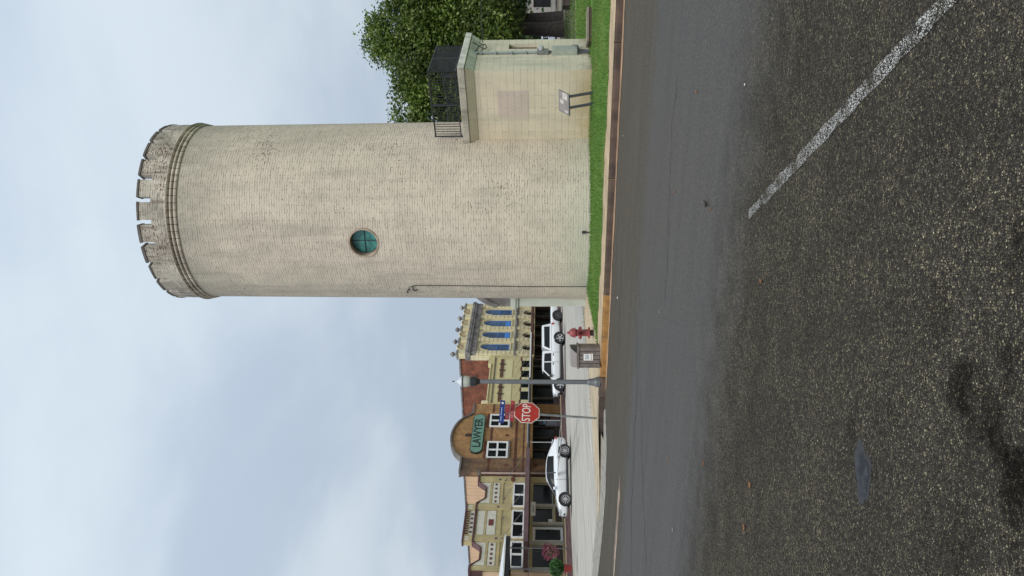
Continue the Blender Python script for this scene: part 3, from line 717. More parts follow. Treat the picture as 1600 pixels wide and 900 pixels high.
for b in posts: mb = MB(); mb.bar(b + Vector((0, 0, 3.985)), b + Vector((0, 0, 4.87)), .022, 6); mb.build('railing_post', black_metal, ro, world=True)

# service cables on the annex
def on_right(px, py, lift=.03): return on_plane(px, py, AC + n1 * lift, n1)
mb = MB(); mb.tube([on_right(738, 66, .2), on_right(743, 68, .1), on_right(750, 73, .08), on_right(757, 77, .08), on_right(761, 74, .1), on_right(758, 69, .12), on_right(752, 70, .14), on_right(746, 75, .08), on_right(742, 82, .06)], .014)
mb.tube([on_right(748, 66, .2), on_right(755, 70, .15), on_right(754, 78, .08), on_right(746, 84, .06)], .012)
tag(mb.build('service_loop', cable_black), 'loop of black service cables under the annex cornice', 'cable')
mb = MB(); p0 = on_right(754, 66, .2); p1 = Vector((24, 35, 6.4)); mb.tube([p0.lerp(p1, k / 12) - Vector((0, 0, .5 * math.sin(math.pi * k / 12))) for k in range(13)], .012)
tag(mb.build('overhead_cable', cable_black), 'thin overhead cable running from the annex into the trees', 'cable')
# electrical meter and conduit
c0 = on_right(842, 84, .0); em = thing('meter_box', 'pale green electrical box with meter and grey conduit on the annex wall', 'electrical box', Vector((c0.x, c0.y, 0)), math.atan2(e1.y, e1.x))
def zr(px, py): return on_right(px, py).z
def xr(px, py): return (on_right(px, py) - Vector((c0.x, c0.y, 0))).dot(e1)
def ebox(name, x0, x1, pxt, pxb, dep, mat, par=em, bevel=.008, y0=-.0):
    mb = MB(); mb.box(x0, x1, -dep, -y0, zr(pxb, 84), zr(pxt, 84)); return mb.build(name, mat, par, bevel=bevel)
bx = ebox('cabinet', -.16, .17, 862, 902, .17, meter_green); mb = MB(); mb.box(-.145, .155, -.182, -.171, zr(900, 84), zr(864, 84)); mb.build('cabinet_door', meter_green, bx, bevel=.006)
ms = ebox('meter_socket', -.11, .11, 839, 857, .12, galv)
mb = MB(); zc = (zr(839, 84) + zr(853, 84)) / 2; mb.disc((0.02, -.16, zc), (0, 1, 0), .075, .09, 20); mb.disc((0.02, -.212, zc), (0, 1, 0), .062, .02, 20); mb.build('meter_glass', silver, ms, smooth=40)
mb = MB(); mb.bar((-.01, -.05, zr(840, 84)), (-.01, -.05, zr(738, 84)), .033, 10); cd = mb.build('conduit', conduit_grey, em, smooth=40)
mb = MB()
for px in (752, 775, 800, 822): mb = MB(); mb.box(-.07, .05, -.088, 0, zr(px, 84) - .015, zr(px, 84) + .015); mb.build('conduit_strap', conduit_grey, cd)
mb = MB(); mb.bar((0, -.06, zr(863, 84)), (0, -.06, zr(856, 84)), .03, 8)
mb.build('conduit', dark_grey, em, smooth=40)
for xo in (-.09, -.01, .07): mb = MB(); mb.tube([(xo, -.07, zr(902, 84)), (xo + .01, -.07, .42), (xo * .4 - .05, -.05, .12)], .024, 8); mb.build('conduit', dark_grey, em, smooth=40)
pw = on_right(899, 74.5, .03); mb = MB(); obox(mb, pw, e1, n1, -.10, .10, -.04, .06, -.09, .10)
tag(mb.build('junction_box', dark_grey, bevel=.006), 'small dark junction box low on the annex corner', 'junction box')

# ------------------------------------------------------------------ low grey-green wing behind the tower, with a curved stone roof
wx = -.60; rear = thing('rear_wing', 'pale plastered wing with a curved grey stone top half hidden behind the tower', 'wing', (wx, 25.0, 0))
wing_m = plain('pale_green_plaster', (.42, .44, .38), .85, .08, 2, .2, 25, dirt=(.28, .28, .24), dirt_amt=.5)
mb = MB(); mb.box(0, 2.6, 0, 4.5, -.1, 2.46); mb.build('wall', wing_m, rear)
mb = MB(); mb.box(-.06, 2.6, -.06, 4.56, 2.462, 2.53); mb.box(-.10, 2.6, -.10, 4.6, 2.532, 2.60); mb.box(-.05, 2.6, -.05, 4.55, 2.602, 2.70); mb.build('cornice', wing_m, rear)
prof = [(0, 2.702), (0, 3.15), (.10, 3.42), (.24, 3.66), (.42, 3.88), (.66, 4.06), (1.0, 4.2), (1.6, 4.3), (2.6, 4.3), (2.6, 2.702)]
mb = MB(); mb.prism(prof, 0, 4.4); mb.build('curved_roof', grey_stone, rear)
mb = MB(); pr2 = [(x - .05 if i < 8 else x, z + .05) for i, (x, z) in enumerate(prof[1:9])]
band = [(x + .10, z - .13) for x, z in pr2[::-1]]; mb.prism(pr2 + band, -.05, 4.45); mb.build('roof_band', grey_stone, rear)
mb = MB(); mb.box(-.03, .05, -.06, 0, .0, .24); mb.build('plinth', dark_grey, rear)

# ------------------------------------------------------------------ low brown step and block on the lawn
ls = thing('low_step', 'low dark brown brick step on the grass right of the annex', 'step', grd(927, 40, .24))
sm = brickm('dark_step_brick', (.10, .065, .045), (.075, .05, .035), (.05, .036, .028), .22, .075, .01, .5)
w0 = grd(927, 64, .24) - grd(927, 40, .24); w1 = grd(927, 11, .24) - grd(927, 40, .24); ex = (w1 - w0).normalized(); ey = Vector((-ex.y, ex.x, 0))
mb = MB(); obox(mb, Vector((0, 0, 0)), ex, ey, -(w0.length), w1.length, 0, .5, -.06, .12); mb.build('riser', sm, ls)
mb = MB(); obox(mb, Vector((0, 0, 0)), ex, ey, -(w0.length), w1.length + .01, -.02, .6, .122, .17); mb.build('tread', plain('step_tread', (.20, .165, .125), .9, .2, 4, .4, 20), ls)
bq = grd(892, 1, .24); pbx = thing('wooden_planter', 'brown wooden planter box standing on the lawn at the frame edge', 'planter', bq)
mb = MB(); mb.box(-.35, .35, -.3, .3, -.03, .36); mb.build('box', wood_dark, pbx, bevel=.01); mb = MB(); mb.box(-.39, .39, -.34, .34, .362, .42); mb.build('rim', wood_dark, pbx)
mb = MB(); mb.box(-.30, .30, -.26, .26, .40, .435); mb.build('earth', soil, pbx)

# ------------------------------------------------------------------ street furniture
# interpretive panel
b0, b1, t0, t1 = pix(889, 147.5, 20.75), pix(889.7, 181.2, 20.75), pix(872.6, 139.2, 21.05), pix(874.6, 175.2, 21.05)
ip = thing('information_panel', 'tilted grey information panel on two black legs in front of the annex', 'information panel', grd(930.5, 153, .26))
ux = (b1 - b0); uy = (t0 - b0); nn = ux.cross(uy).normalized()
if nn.z < 0: nn = -nn
mb = MB(); mb.loft([[b0, b1, b1 + uy, t0], [p - nn * .035 for p in (b0, b1, b1 + uy, t0)]]); mb.build('frame', dark_grey, ip, world=True, bevel=.004)
def inpanel(u0, u1, v0, v1, l): return [b0 + ux * u + uy * v + nn * l for u, v in ((u0, v0), (u1, v0), (u1, v1), (u0, v1))]
mb = MB(); mb.add(inpanel(.03, .97, .05, .95, .003), [(0, 1, 2, 3)]); fo = mb.build('face', panel_grey, ip, world=True)
mb = MB(); mb.add(inpanel(.04, .34, .18, .62, .006), [(0, 1, 2, 3)]); mb.build('picture', panel_pale, fo, world=True)
mb = MB(); mb.add(inpanel(.42, .60, .52, .86, .006), [(0, 1, 2, 3)]); mb.build('picture', panel_pale, fo, world=True)
mb = MB(); mb.add(inpanel(.82, .92, .12, .40, .006), [(0, 1, 2, 3)]); mb.build('emblem', panel_pale, fo, world=True)
for (xt, yt, xb, yb) in ((889, 151.0, 932, 143.8), (889, 168.5, 931, 161.3)):
    mb = MB(); p = pix(xt, yt, 20.82); q = pix(xb, yb, 20.74); mb.bar(p + (p - q) * .04, q, .045, 4); mb.build('leg', black_metal, ip, world=True)

# fire hydrant
hb = grd(926, 520, .2); hy = thing('fire_hydrant', 'faded red fire hydrant standing in the grass left of the tower', 'hydrant', (hb.x * .985, hb.y * .985, .17), R(20))
mb = MB(); mb.lathe([(.085, -.04), (.085, .13)], 20); mb.build('stand_pipe', plain('dark_iron', (.05, .03, .028), .7, .3, 9), hy, smooth=40)
mb = MB(); mb.lathe([(.155, .13), (.16, .135), (.16, .175), (.155, .18), (.10, .19), (.098, .50), (.112, .52), (.112, .545), (.15, .55), (.15, .575), (.125, .59)], 24)
bar_ = mb.build('barrel', hyd_red, hy, smooth=35)
mb = MB(); mb.lathe([(.13, .588), (.128, .63), (.11, .675), (.075, .71), (.035, .728), (.033, .775), (.012, .785)], 24); mb.build('bonnet', hyd_red, hy, smooth=40)
for ang, L, r in ((-90 - 20, .19, .07), (0, .165, .048), (180, .165, .048)):
    d_ = Vector((math.cos(R(ang)), math.sin(R(ang)), 0)); mb = MB(); c_ = Vector((0, 0, .41)); mb.bar(c_, c_ + d_ * L, r * .8, 16); mb.bar(c_ + d_ * (L - .055), c_ + d_ * L, r, 8); mb.bar(c_ + d_ * L, c_ + d_ * (L + .03), r * .35, 5); mb.build('nozzle', hyd_red, hy, smooth=40)
mb = MB(); mb.tube([(.03, -.15, .36), (.05, -.18, .30), (.03, -.16, .24)], .008); mb.build('chain', dark_grey, hy)

# litter bin
bp_ = grd(938, 557, .165); bn = thing('litter_bin', 'brown slatted litter bin with a taupe hood on the kerbside pavement', 'litter bin', (bp_.x, bp_.y + .26, .166), R(-6))
W = .262
mb = MB(); mb.box(-W + .03, W - .03, -W + .03, W - .03, .0, .54); mb.build('liner', black_paint, bn)
for k in range(5):
    x = -W + .005 + (2 * W - .01) * (k + .5) / 5; h = (2 * W / 5 - .014) / 2
    for sgn in (-1, 1):
        mb = MB(); mb.box(x - h, x + h, sgn * W - .012, sgn * W + .012, .012, .54); mb.build('slat', bin_slat, bn, bevel=.004)
        mb = MB(); mb.box(sgn * W - .012, sgn * W + .012, x - h, x + h, .012, .54); mb.build('slat', bin_slat, bn, bevel=.004)
mb = MB(); mb.box(-W - .03, W + .03, -W - .03, W + .03, .54, .595); mb.build('rim', bin_slat, bn, bevel=.008)
hp = [(-W, .767), (W - .03, .767), (W - .0, .80), (W + .0, .985), (.10, .99), (-.10, .985), (-W + .03, .965), (-W, .92)]
mb = MB(); pts_h = [(-W, .597), (.12, .597), (.12, .62), (W - .01, .765), (W - .02, .785), (-W + .06, .775), (-W + .012, .745), (-W, .69)]; mb.prism(pts_h, -W, W); hd = mb.build('hood', bin_hood, bn, bevel=.012)
mb = MB(); mb.prism([(.125, .598), (W - .01, .598), (W - .012, .755)], -W + .015, W - .015); mb.build('opening', black_paint, hd)
mb = MB(); mb.box(-.075, .095, -W - .0165, -W - .013, .19, .43); nt_ = mb.build('notice', sign_white, bn)
mb = MB(); mb.box(-.045, .075, -W - .0195, -W - .017, .29, .395); mb.build('notice_picture', plain('grey_print', (.36, .38, .40), .5, .35, 30), nt_)
for xx in (-.04, .01, .06): mb = MB(); mb.disc((xx, -W - .019, .235), (0, 1, 0), .014, .004, 8); mb.build('notice_mark', sign_black, nt_)

# street lamp
lb = grd(936, 597, .165); lp = thing('street_lamp', 'grey street lamp post with an acorn lantern at the corner', 'street lamp', (lb.x, lb.y, .14))
def lz(px): return pix(px, 596, lb.y).z - .14
zb = lz(749)
mb = MB(); mb.lathe([(.062, .30), (.062, .8), (.058, zb - .1), (.050, zb)], 20); mb.build('pole', pole_grey, lp, smooth=40)
mb = MB(); mb.lathe([(.135, 0), (.135, .10), (.12, .12), (.095, .20), (.09, .27), (.08, .30), (.062, .34)], 24); mb.build('base', pole_grey, lp, smooth=30)
mb = MB(); mb.lathe([(.05, zb - .02), (.085, zb + .015), (.09, zb + .05), (.125, zb + .08), (.13, lz(736)), (.10, lz(736) + .01)], 16); mb.build('ballast_basket', black_metal, lp, smooth=30)
gm, gnt, gp = newmat('frosted_globe'); nv = objco(gnt); ang_ = nd(gnt, 'TexWave', {'Vector': nv, 'Scale': 9.0}, wave_type='BANDS', bands_direction='X').outputs[0]
setp(gnt, gp, Base_Color=mixc(gnt, ang_, (.42, .43, .37), (.56, .56, .49)), Roughness=.3)
mb = MB(); z0, z1 = lz(736) + .012, lz(724); mb.lathe([(.10, z0), (.128, z0 + .03), (.148, (z0 + z1) / 2), (.155, z1)], 24); glb = mb.build('globe', gm, lp, smooth=40)
mb = MB(); mb.lathe([(.152, z1 - .012), (.165, z1), (.165, z1 + .03), (.152, z1 + .035)], 24); mb.build('band', dark_grey, lp, smooth=30)
mb = MB(); z2 = z1 + .037; mb.lathe([(.142, z2), (.138, z2 + .02), (.105, z2 + .065), (.05, z2 + .10), (.03, z2 + .125), (.028, z2 + .18), (.012, z2 + .19)], 24); mb.build('cap', plain('white_cap', (.50, .51, .52), .3, .06, 8), lp, smooth=40)
z3 = z2 + .19; mb = MB(); mb.lathe([(.008, z3), (.012, z3 + .03), (.026, z3 + .045), (.010, z3 + .065), (.004, lz(707.5))], 12); mb.build('finial', black_metal, lp, smooth=40)

# stop sign with street name blades
sb_ = grd(938, 653, .03); st = thing('stop_sign', 'red stop sign with blue and red street name blades on a leaning steel post', 'sign', sb_)
ytop = sb_.y - .05; ptop = pix(782, 642.5, ytop); axis = (ptop - sb_).normalized()
mb = MB(); w_ = .036
nrm = Vector((math.cos(R(-44)), math.sin(R(-44)), 0)); nrm = (nrm - axis * nrm.dot(axis)).normalized(); sx_ = axis.cross(nrm) * 1.0; sx_.normalize()
# sx_ points to the reader's right
if sx_.dot(Vector((1, 0, 0))) < 0: sx_ = -sx_
def along(px):
    z = pix(px, 643, ytop).z; return sb_ + axis * ((z - sb_.z) / axis.z)
pp = []
for e_ in (sb_ - axis * .1, ptop + axis * .02): pp.append([e_ + sx_ * a + nrm * b for a, b in ((-w_, -.03), (-w_ * .5, 0), (w_ * .5, 0), (w_, -.03), (w_ * .5, -.012), (-w_ * .5, -.012))])
mb.loft(pp); mb.build('post', galv, st, world=True)
oc = along(823.2) + nrm * .012; RO = .385
def octo(r, l): return [oc + nrm * l + (sx_ * math.cos(R(22.5 + 45 * i)) + axis * math.sin(R(22.5 + 45 * i))) * r for i in range(8)]
mb = MB(); mb.loft([octo(RO, 0), octo(RO, .006)]); op = mb.build('octagon', sign_white, st, world=True)
mb = MB(); mb.loft([octo(RO * .945, .0065), octo(RO * .945, .009)]); of = mb.build('red_face', stop_red, op, world=True)
text('lettering', 'STOP', .335, sign_white, op, oc - sb_ + nrm * .0105 + axis * .005, sx_, axis, .002, .76, .003)
for d_ in (-.22, .22):
    mb = MB(); c_ = oc + axis * d_; mb.disc(c_ + nrm * .011, nrm, .012, .006, 8); mb.build('bolt', galv, op, world=True)
# blades
def blade(name, px0, px1, ang, halfl, mat, shift, sub=()):
    z0 = along(px1); z1 = along(px0); h = (z1 - z0).length; c_ = (z0 + z1) / 2
    d_ = Vector((math.cos(R(ang)), math.sin(R(ang)), 0)); d_ = (d_ - axis * d_.dot(axis)).normalized()
    n_ = d_.cross(axis)
    if n_.y > 0: n_ = -n_
    c_ = c_ + d_ * shift + n_ * .022
    mb = MB(); rings = []
    for l in (-.003, .003): rings.append([c_ + d_ * a * halfl + axis * b * h / 2 + n_ * l for a, b in ((-1, -.85), (-.97, -1), (.97, -1), (1, -.85), (1, .85), (.97, 1), (-.97, 1), (-1, .85))])
    mb.loft(rings); o = mb.build(name, mat, st, world=True)
    for (s_, size, dx, dz, ink, stx) in sub: text('lettering', s_, size, ink, o, c_ - sb_ + n_ * .0045 + d_ * dx + axis * dz, d_ if d_.cross(axis).dot(n_) > 0 else -d_, axis, .001, stx, .001)
    return o, c_, d_, n_
bo, bc, bd_, bn_ = blade('name_blade', 780.8, 788.2, 38, .36, blade_blue, -.02)
for k, (w0, hh) in enumerate(((.045, .05), (.05, .055), (.03, .045), (.05, .05), (.04, .05), (.05, .055), (.035, .05))):
    x = -.30 + k * .066; mb = MB(); q = [bc + bn_ * .0045 + bd_ * (x + a * w0) + Vector((0, 0, .028 + b * hh * .5)) for a, b in ((0, -1), (1, -1), (1, 1), (0, 1))]; mb.add(q, [(0, 1, 2, 3)]); mb.build('letter', pale_ink, bo, world=True)
mb = MB(); mb.disc(bc + bn_ * .005 + bd_ * .27, bn_, .036, .002, 10); mb.build('emblem', sign_white, bo, world=True)
blade('name_blade', 789.4, 796.4, -38, .30, blade_red, .0, (('LA', .105, -.15, -.005, pink_ink, 1.0), ('ST', .055, .21, .02, pink_ink, .9)))
blade('name_blade', 797.4, 803.6, 24, .30, blade_red, .02, (('ERTE', .10, -.10, -.005, pink_ink, .9), ('ST', .05, .23, .015, pink_ink, .9)))

# ------------------------------------------------------------------ vehicles
def ring_body(x, w, zb, zt, crown=.02):
    h = zt - zb
    half = [(.0, zb), (w * .78, zb), (w * .93, zb + .06), (w * .965, zb + .26 * h), (w * 1.0, zb + .66 * h), (w * .965, zt - .10 * h), (w * .86, zt - .015), (w * .45, zt + crown * .7), (.0, zt + crown)]
    pts = half + [(-y, z) for y, z in half[-2:0:-1]]
    return [Vector((x, y, z)) for y, z in pts]
def ring_cab(x, wb, wr, zb, zr):
    h = zr - zb
    half = [(0, zb), (wb, zb), (wb - (wb - wr) * .45, zb + h * .5), (wr + .02, zr - .05 * min(1, h * 3)), (wr * .8, zr - .006), (0, zr + .012)]
    return [Vector((x, y, z)) for y, z in half + [(-y, z) for y, z in half[-2:0:-1]]]
def wheel(root, x, y, r, wd, sgn, spokes, rimm):
    w = MB(); pf = [(r * .66, -wd / 2 + .01), (r * .93, -wd / 2), (r, -wd / 2 + .03), (r, wd / 2 - .03), (r * .93, wd / 2), (r * .66, wd / 2 - .01)]
    w.lathe(pf, 28, caps=False); w.lathe([(.01, -wd * .25), (r * .67, -wd * .25), (r * .67, wd * .2), (.01, wd * .2)], 20)
    rot = Matrix.Rotation(R(-90) * sgn, 4, 'X'); w.v = [rot @ v + Vector((x, y, r)) for v in w.v]
    wo = w.build('wheel', rubber, root, smooth=40)
    k = MB(); pr = [(r * .60, wd * .30), (r * .66, wd * .44), (r * .685, wd * .46), (r * .685, wd * .30)]; k.lathe(pr, 28, caps=False)
    for i in range(spokes):
        a = 2 * math.pi * i / spokes; c, s_ = math.cos(a), math.sin(a); k.bar((r * .08 * c, r * .08 * s_, wd * .42), (r * .64 * c, r * .64 * s_, wd * .36), r * (.55 / spokes), 4, r * (.75 / spokes))
    k.lathe([(.005, wd * .48), (r * .14, wd * .47), (r * .16, wd * .34), (.005, wd * .33)], 14)
    k.v = [rot @ v + Vector((x, y, r)) for v in k.v]; k.build('rim', rimm, wo, smooth=40)
def interp_cab(rings, xs, x):
    for i in range(len(xs) - 1):
        if xs[i] <= x <= xs[i + 1]:
            t = (x - xs[i]) / (xs[i + 1] - xs[i]); return [a.lerp(b, t) for a, b in zip(rings[i], rings[i + 1])]
    return rings[0] if x < xs[0] else rings[-1]
def bodymesh(root, stations, paint, arches, r_arch, sub=1, nm='body'):
    mb = MB(); mb.loft([ring_body(*s) for s in stations]); o = mb.build(nm, paint, root)
    cuts = []
    for x, z in arches:
        c = MB(); c.bar((x, -1.6, z), (x, 1.6, z), r_arch, 28); cuts.append(c.build('cut', paint, root))
    apply_mods(o, cuts, sub, 38)
    u = MB(); xs = [x for x, z in arches]; u.box(min(xs) - .55, max(xs) + .55, -.62, .62, .20, .72); u.build('underbody', black_paint, root)
    return o
def lamp(root, nm, c, s, mat, par=None):
    mb = MB(); mb.lathe([(.01, -.5), (.6, -.42), (.95, -.15), (1.0, .1), (.7, .45), (.01, .5)], 14); mb.v = [Vector((v.x * s[0], v.y * s[1], v.z * s[2])) + Vector(c) for v in mb.v]; mb.build(nm, mat, root, smooth=60)

def sedan(name, label, group, loc, rz, paint):
    t = thing(name, label, 'car', loc, rz, group)
    S = [(-2.16, .60, .46, .84), (-2.10, .74, .36, .96), (-1.92, .84, .27, 1.03), (-1.62, .885, .22, 1.035), (-1.3, .905, .20, 1.01), (-.7, .90, .185, .965), (0, .90, .185, .945), (.7, .90, .185, .93), (1.05, .90, .19, .925),
         (1.4, .895, .20, .87), (1.8, .85, .21, .785), (2.08, .76, .22, .70), (2.26, .62, .26, .60), (2.34, .46, .34, .50)]
    bodymesh(t, S, paint, ((-1.31, .36), (1.41, .36)), .405)
    xs = [-1.86, -1.55, -1.15, -.7, -.2, .2, .55, .9, 1.2]
    rg = [ring_cab(-1.86, .66, .56, .95, 1.03), ring_cab(-1.55, .74, .56, .93, 1.20), ring_cab(-1.15, .79, .565, .91, 1.36), ring_cab(-.7, .805, .58, .90, 1.445), ring_cab(-.2, .81, .59, .89, 1.465),
          ring_cab(.2, .81, .585, .88, 1.44), ring_cab(.55, .80, .565, .88, 1.32), ring_cab(.9, .78, .56, .87, 1.10), ring_cab(1.2, .74, .58, .86, .93)]
    mb = MB(); mb.loft(rg); gl = mb.build('windows', car_glass, t, smooth=50)
    # roof skin, pillars and waistline in paint, a few millimetres proud of the glass
    def strip_(nm, f0, f1, x0, x1, n=16, lift=.010):
        for sg in (1, -1):
            m2 = MB(); rows = []
            for i in range(n + 1):
                x = x0 + (x1 - x0) * i / n; rr = interp_cab(rg, xs, x); half = rr[1:6]
                def at(f):
                    f = f * (len(half) - 1); k = min(int(f), len(half) - 2); q = half[k].lerp(half[k + 1], f - k); return q
                row = []
                for jj in range(5):
                    f = f0(x) + (f1(x) - f0(x)) * jj / 4; q = at(f); nrm_ = Vector((0, q.y, max(0, q.z - 1.0) * 1.4)); nrm_ = nrm_.normalized() if nrm_.length > 0 else Vector((0, 0, 1)); q = q + nrm_ * lift; row.append(Vector((q.x, q.y * sg, q.z)))
                rows.append(row)
            k = len(m2.v); m2.v += [q for r_ in rows for q in r_]
            for i in range(n):
                for j in range(4): m2.f.append([k + i * 5 + j, k + i * 5 + j + 1, k + (i + 1) * 5 + j + 1, k + (i + 1) * 5 + j]); m2.mi.append(0)
            m2.build(nm, paint, t, smooth=40)
    strip_('roof', lambda x: .66, lambda x: 1.0, -1.2, .42)
    strip_('roof_rail', lambda x: .58, lambda x: .70, -1.86, 1.2, 30)
    strip_('rear_pillar', lambda x: max(0.0, min(.58, (-.80 - x) * -1.0 + .0)) if x > -1.05 else 0.0, lambda x: .62, -1.86, -1.02, 14)
    strip_('waist', lambda x: 0.0, lambda x: .10, -1.5, 1.2, 20)
    m2 = MB()
    for sg in (1, -1): m2.loft([[Vector((x, sg * y, z)) for x, z, y in ((-.10, .90, .816), (-.02, .90, .816), (-.05, 1.40, .64), (-.11, 1.40, .64))], [Vector((x, sg * (y - .02), z)) for x, z, y in ((-.10, .90, .816), (-.02, .90, .816), (-.05, 1.40, .64), (-.11, 1.40, .64))]])
    m2.build('centre_pillar', black_paint, t)
    m2 = MB(); m2.prism([(-1.98, 1.045), (-1.72, 1.13), (-1.70, 1.15), (-2.02, 1.075)], -.58, .58); m2.build('spoiler', paint, t, bevel=.008)
    for x in (-1.31, 1.41):
        for sg in (1, -1): wheel(t, x, sg * .79, .36, .23, sg, 10, alloy)
    for sg in (1, -1):
        lamp(t, 'headlight', (2.02, sg * .66, .645), (.20, .13, .12), lamp_lens); lamp(t, 'tail_light', (-2.06, sg * .68, .88), (.11, .15, .12), red_lens)
        lamp(t, 'fog_lamp', (2.19, sg * .56, .42), (.09, .12, .12), black_paint)
        m2 = MB(); m2.prism([(.74, .93), (.90, .93), (.92, 1.02), (.80, 1.06), (.73, 1.02)], min(sg * .84, sg * 1.0), max(sg * .84, sg * 1.0)); m2.build('mirror', paint, t, bevel=.02)
        for x in (.05, -.92): m2 = MB(); m2.box(x - .09, x + .09, sg * 12, sg * .905 + .012, .80, .825); m2.build('door_handle', chrome, t, bevel=.006)
        m2 = MB(); m2.box(-.90, 1.0, sg * .885 - .03, sg * .885 + .02, .175, .30); m2.build('sill', black_paint, t, bevel=.01)  # sill; its black is carried higher to stand in for contact shadow
        m2 = MB(); m2.box(.315, .327, sg * .893 - .012, sg * .893 + .0135, .30, .90); m2.build('door_seam', dark_grey, t)
    m2 = MB(); m2.box(2.20, 2.345, -.42, .42, .36, .50); m2.build('grille', black_paint, t, bevel=.02)
    m2 = MB(); m2.box(-2.19, -2.13, -.5, .5, .36, .50); m2.build('rear_diffuser', black_paint, t, bevel=.02)
    return t

def pickup(name, label, group, loc, rz, paint, topper, wb=3.45, spk=5, H=1.0, bars=True):
    t = thing(name, label, 'pickup truck', loc, rz, group)
    xr_, xf = -wb / 2, wb / 2
    S = [(xr_ - 1.12, .80, .46, .98 * H), (xr_ - 1.05, .865, .40, 1.03 * H), (xr_ - .6, .89, .36, 1.04 * H), (xr_ + .6, .89, .33, 1.03 * H), (-.2, .89, .32, 1.01 * H), (.6, .89, .32, .99 * H), (xf - .55, .885, .33, .98 * H), (xf, .875, .36, .96 * H),
         (xf + .5, .85, .38, .92 * H), (xf + .76, .78, .40, .87 * H), (xf + .84, .66, .46, .80 * H)]
    RW = .395
    bodymesh(t, S, paint, ((xr_, RW), (xf, RW)), .47)
    c0 = xr_ + 1.06; cf = xf - .48
    def cabset(x0, x1, zt, slope_f, slope_r, nm):
        xs = [x0, x0 + slope_r, (x0 + x1) / 2, x1 - slope_f, x1]
        zb = .94 * H
        rg = [ring_cab(xs[0], .84, .74, zb, zb + .06 if slope_r > .1 else zt - .02), ring_cab(xs[1], .84, .68, zb, zt), ring_cab(xs[2], .845, .68, zb, zt + .015), ring_cab(xs[3], .84, .67, zb, zt - .01), ring_cab(xs[4], .82, .74, zb, zb + .05)]
        return xs, rg
    zt = 1.68 * H
    xs, rg = cabset(c0 - (.16 if not topper else .10), cf + .08, zt, .62, .04, 'cab')
    mb = MB(); mb.loft(rg); mb.build('cab', paint, t, smooth=40)
    def sidewin(nm, pts, par=None, mat=car_glass):         # pts in (x,z); laid onto the sloping cab side
        for sg in (1, -1):
            m2 = MB(); 
            def yy(z): return .845 - (.845 - .70) * max(0, (z - .94 * H)) / (zt - .94 * H) + .004
            m2.loft([[Vector((x, sg * (yy(z) + .024), z)) for x, z in pts], [Vector((x, sg * (yy(z) - .06), z)) for x, z in pts]]); m2.build(nm, mat, t)
    zl, zh = 1.04 * H, 1.55 * H; L = cf - .10 - c0
    mid_ = c0 + L * .40
    sidewin('side_window', [(c0 + .06, zl + .01), (mid_ - .04, zl), (mid_ - .04, zh), (c0 + .10, zh - .03)])
    sidewin('side_window', [(mid_ + .04, zl), (cf - .12, zl), (cf - .20, zl + .14), (cf - .58, zh), (mid_ + .04, zh)])
    m2 = MB(); q = [Vector((cf + .02, y, z)) for y, z in ()]
    ws = [Vector((cf - .02, .70, zl + .01)), Vector((cf - .02, -.70, zl + .01)), Vector((cf - .50, -.62, zh + .03)), Vector((cf - .50, .62, zh + .03))]
    nn_ = Vector((.75, 0, .65)); m2.loft([[w + nn_ * .055 for w in ws], [w - nn_ * .02 for w in ws]]); m2.build('windscreen', car_glass, t)
    if topper:
        x0, x1 = xr_ - 1.06, c0 - .13
        xs2 = [x0, x0 + .16, x1 - .22, x1]; r2 = [ring_cab(x0, .85, .74, 1.0 * H, 1.12 * H), ring_cab(x0 + .12, .85, .70, 1.0 * H, zt + .03), ring_cab(x1 - .26, .85, .70, 1.0 * H, zt + .03), ring_cab(x1, .85, .72, 1.0 * H, 1.12 * H)]
        m2 = MB(); m2.loft(r2); m2.build('bed_topper', paint, t, smooth=40)
        sidewin('topper_window', [(x0 + .22, zl + .10), (x1 - .14, zl + .10), (x1 - .32, zh - .02), (x0 + .22, zh)])
        m2 = MB(); m2.loft([[Vector((x0 + .02 + k * .012, y, z)) for k, y, z in ((0, .62, 1.12), (0, -.62, 1.12), (9, -.56, 1.56), (9, .56, 1.56))], [Vector((x0 + .10 + k * .012, y, z)) for k, y, z in ((0, .62, 1.12), (0, -.62, 1.12), (9, -.56, 1.56), (9, .56, 1.56))]]); m2.build('topper_rear_window', car_glass, t)
    else:
        m2 = MB(); m2.box(xr_ - 1.0, c0 - .22, -.74, .74, 1.02 * H, 1.055 * H); m2.build('bed_cover', black_paint, t)
    for x in (xr_, xf):
        for sg in (1, -1): wheel(t, x, sg * .775, RW, .25, sg, spk, alloy if topper else dark_grey)
    for sg in (1, -1):
        lamp(t, 'headlight', (xf + .70, sg * .66, .78 * H), (.12, .15, .16), lamp_lens); lamp(t, 'tail_light', (xr_ - 1.06, sg * .80, .90 * H), (.08, .09, .24), red_lens)
        m2 = MB(); m2.box(cf - .22, cf - .02, min(sg * .86, sg * 1.04), max(sg * .86, sg * 1.04), 1.0 * H, 1.17 * H); m2.build('mirror', black_paint, t, bevel=.02)
        for x in (c0 + .18, mid_ + .14): m2 = MB(); m2.box(x - .10, x + .08, sg * .885 - .01, sg * .885 + .018, .86 * H, .91 * H); m2.build('door_handle', black_paint, t, bevel=.006)
        m2 = MB(); m2.box(xr_ + .46, xf - .46, sg * .86 - .05, sg * .86 + .035, .27, .37); m2.build('running_board', black_paint, t, bevel=.01)
        for x in (c0 + .0, mid_): m2 = MB(); m2.box(x - .006, x + .006, sg * .884 - .012, sg * .884 + .012, .42, .98 * H); m2.build('door_seam', dark_grey, t)
    m2 = MB(); m2.box(xf + .60, xf + .90, -.80, .80, .40, .58); m2.build('front_bumper', black_paint, t, bevel=.03)
    m2 = MB(); m2.box(xf + .70, xf + .858, -.50, .50, .62, .84 * H); m2.build('grille', black_paint, t, bevel=.02)
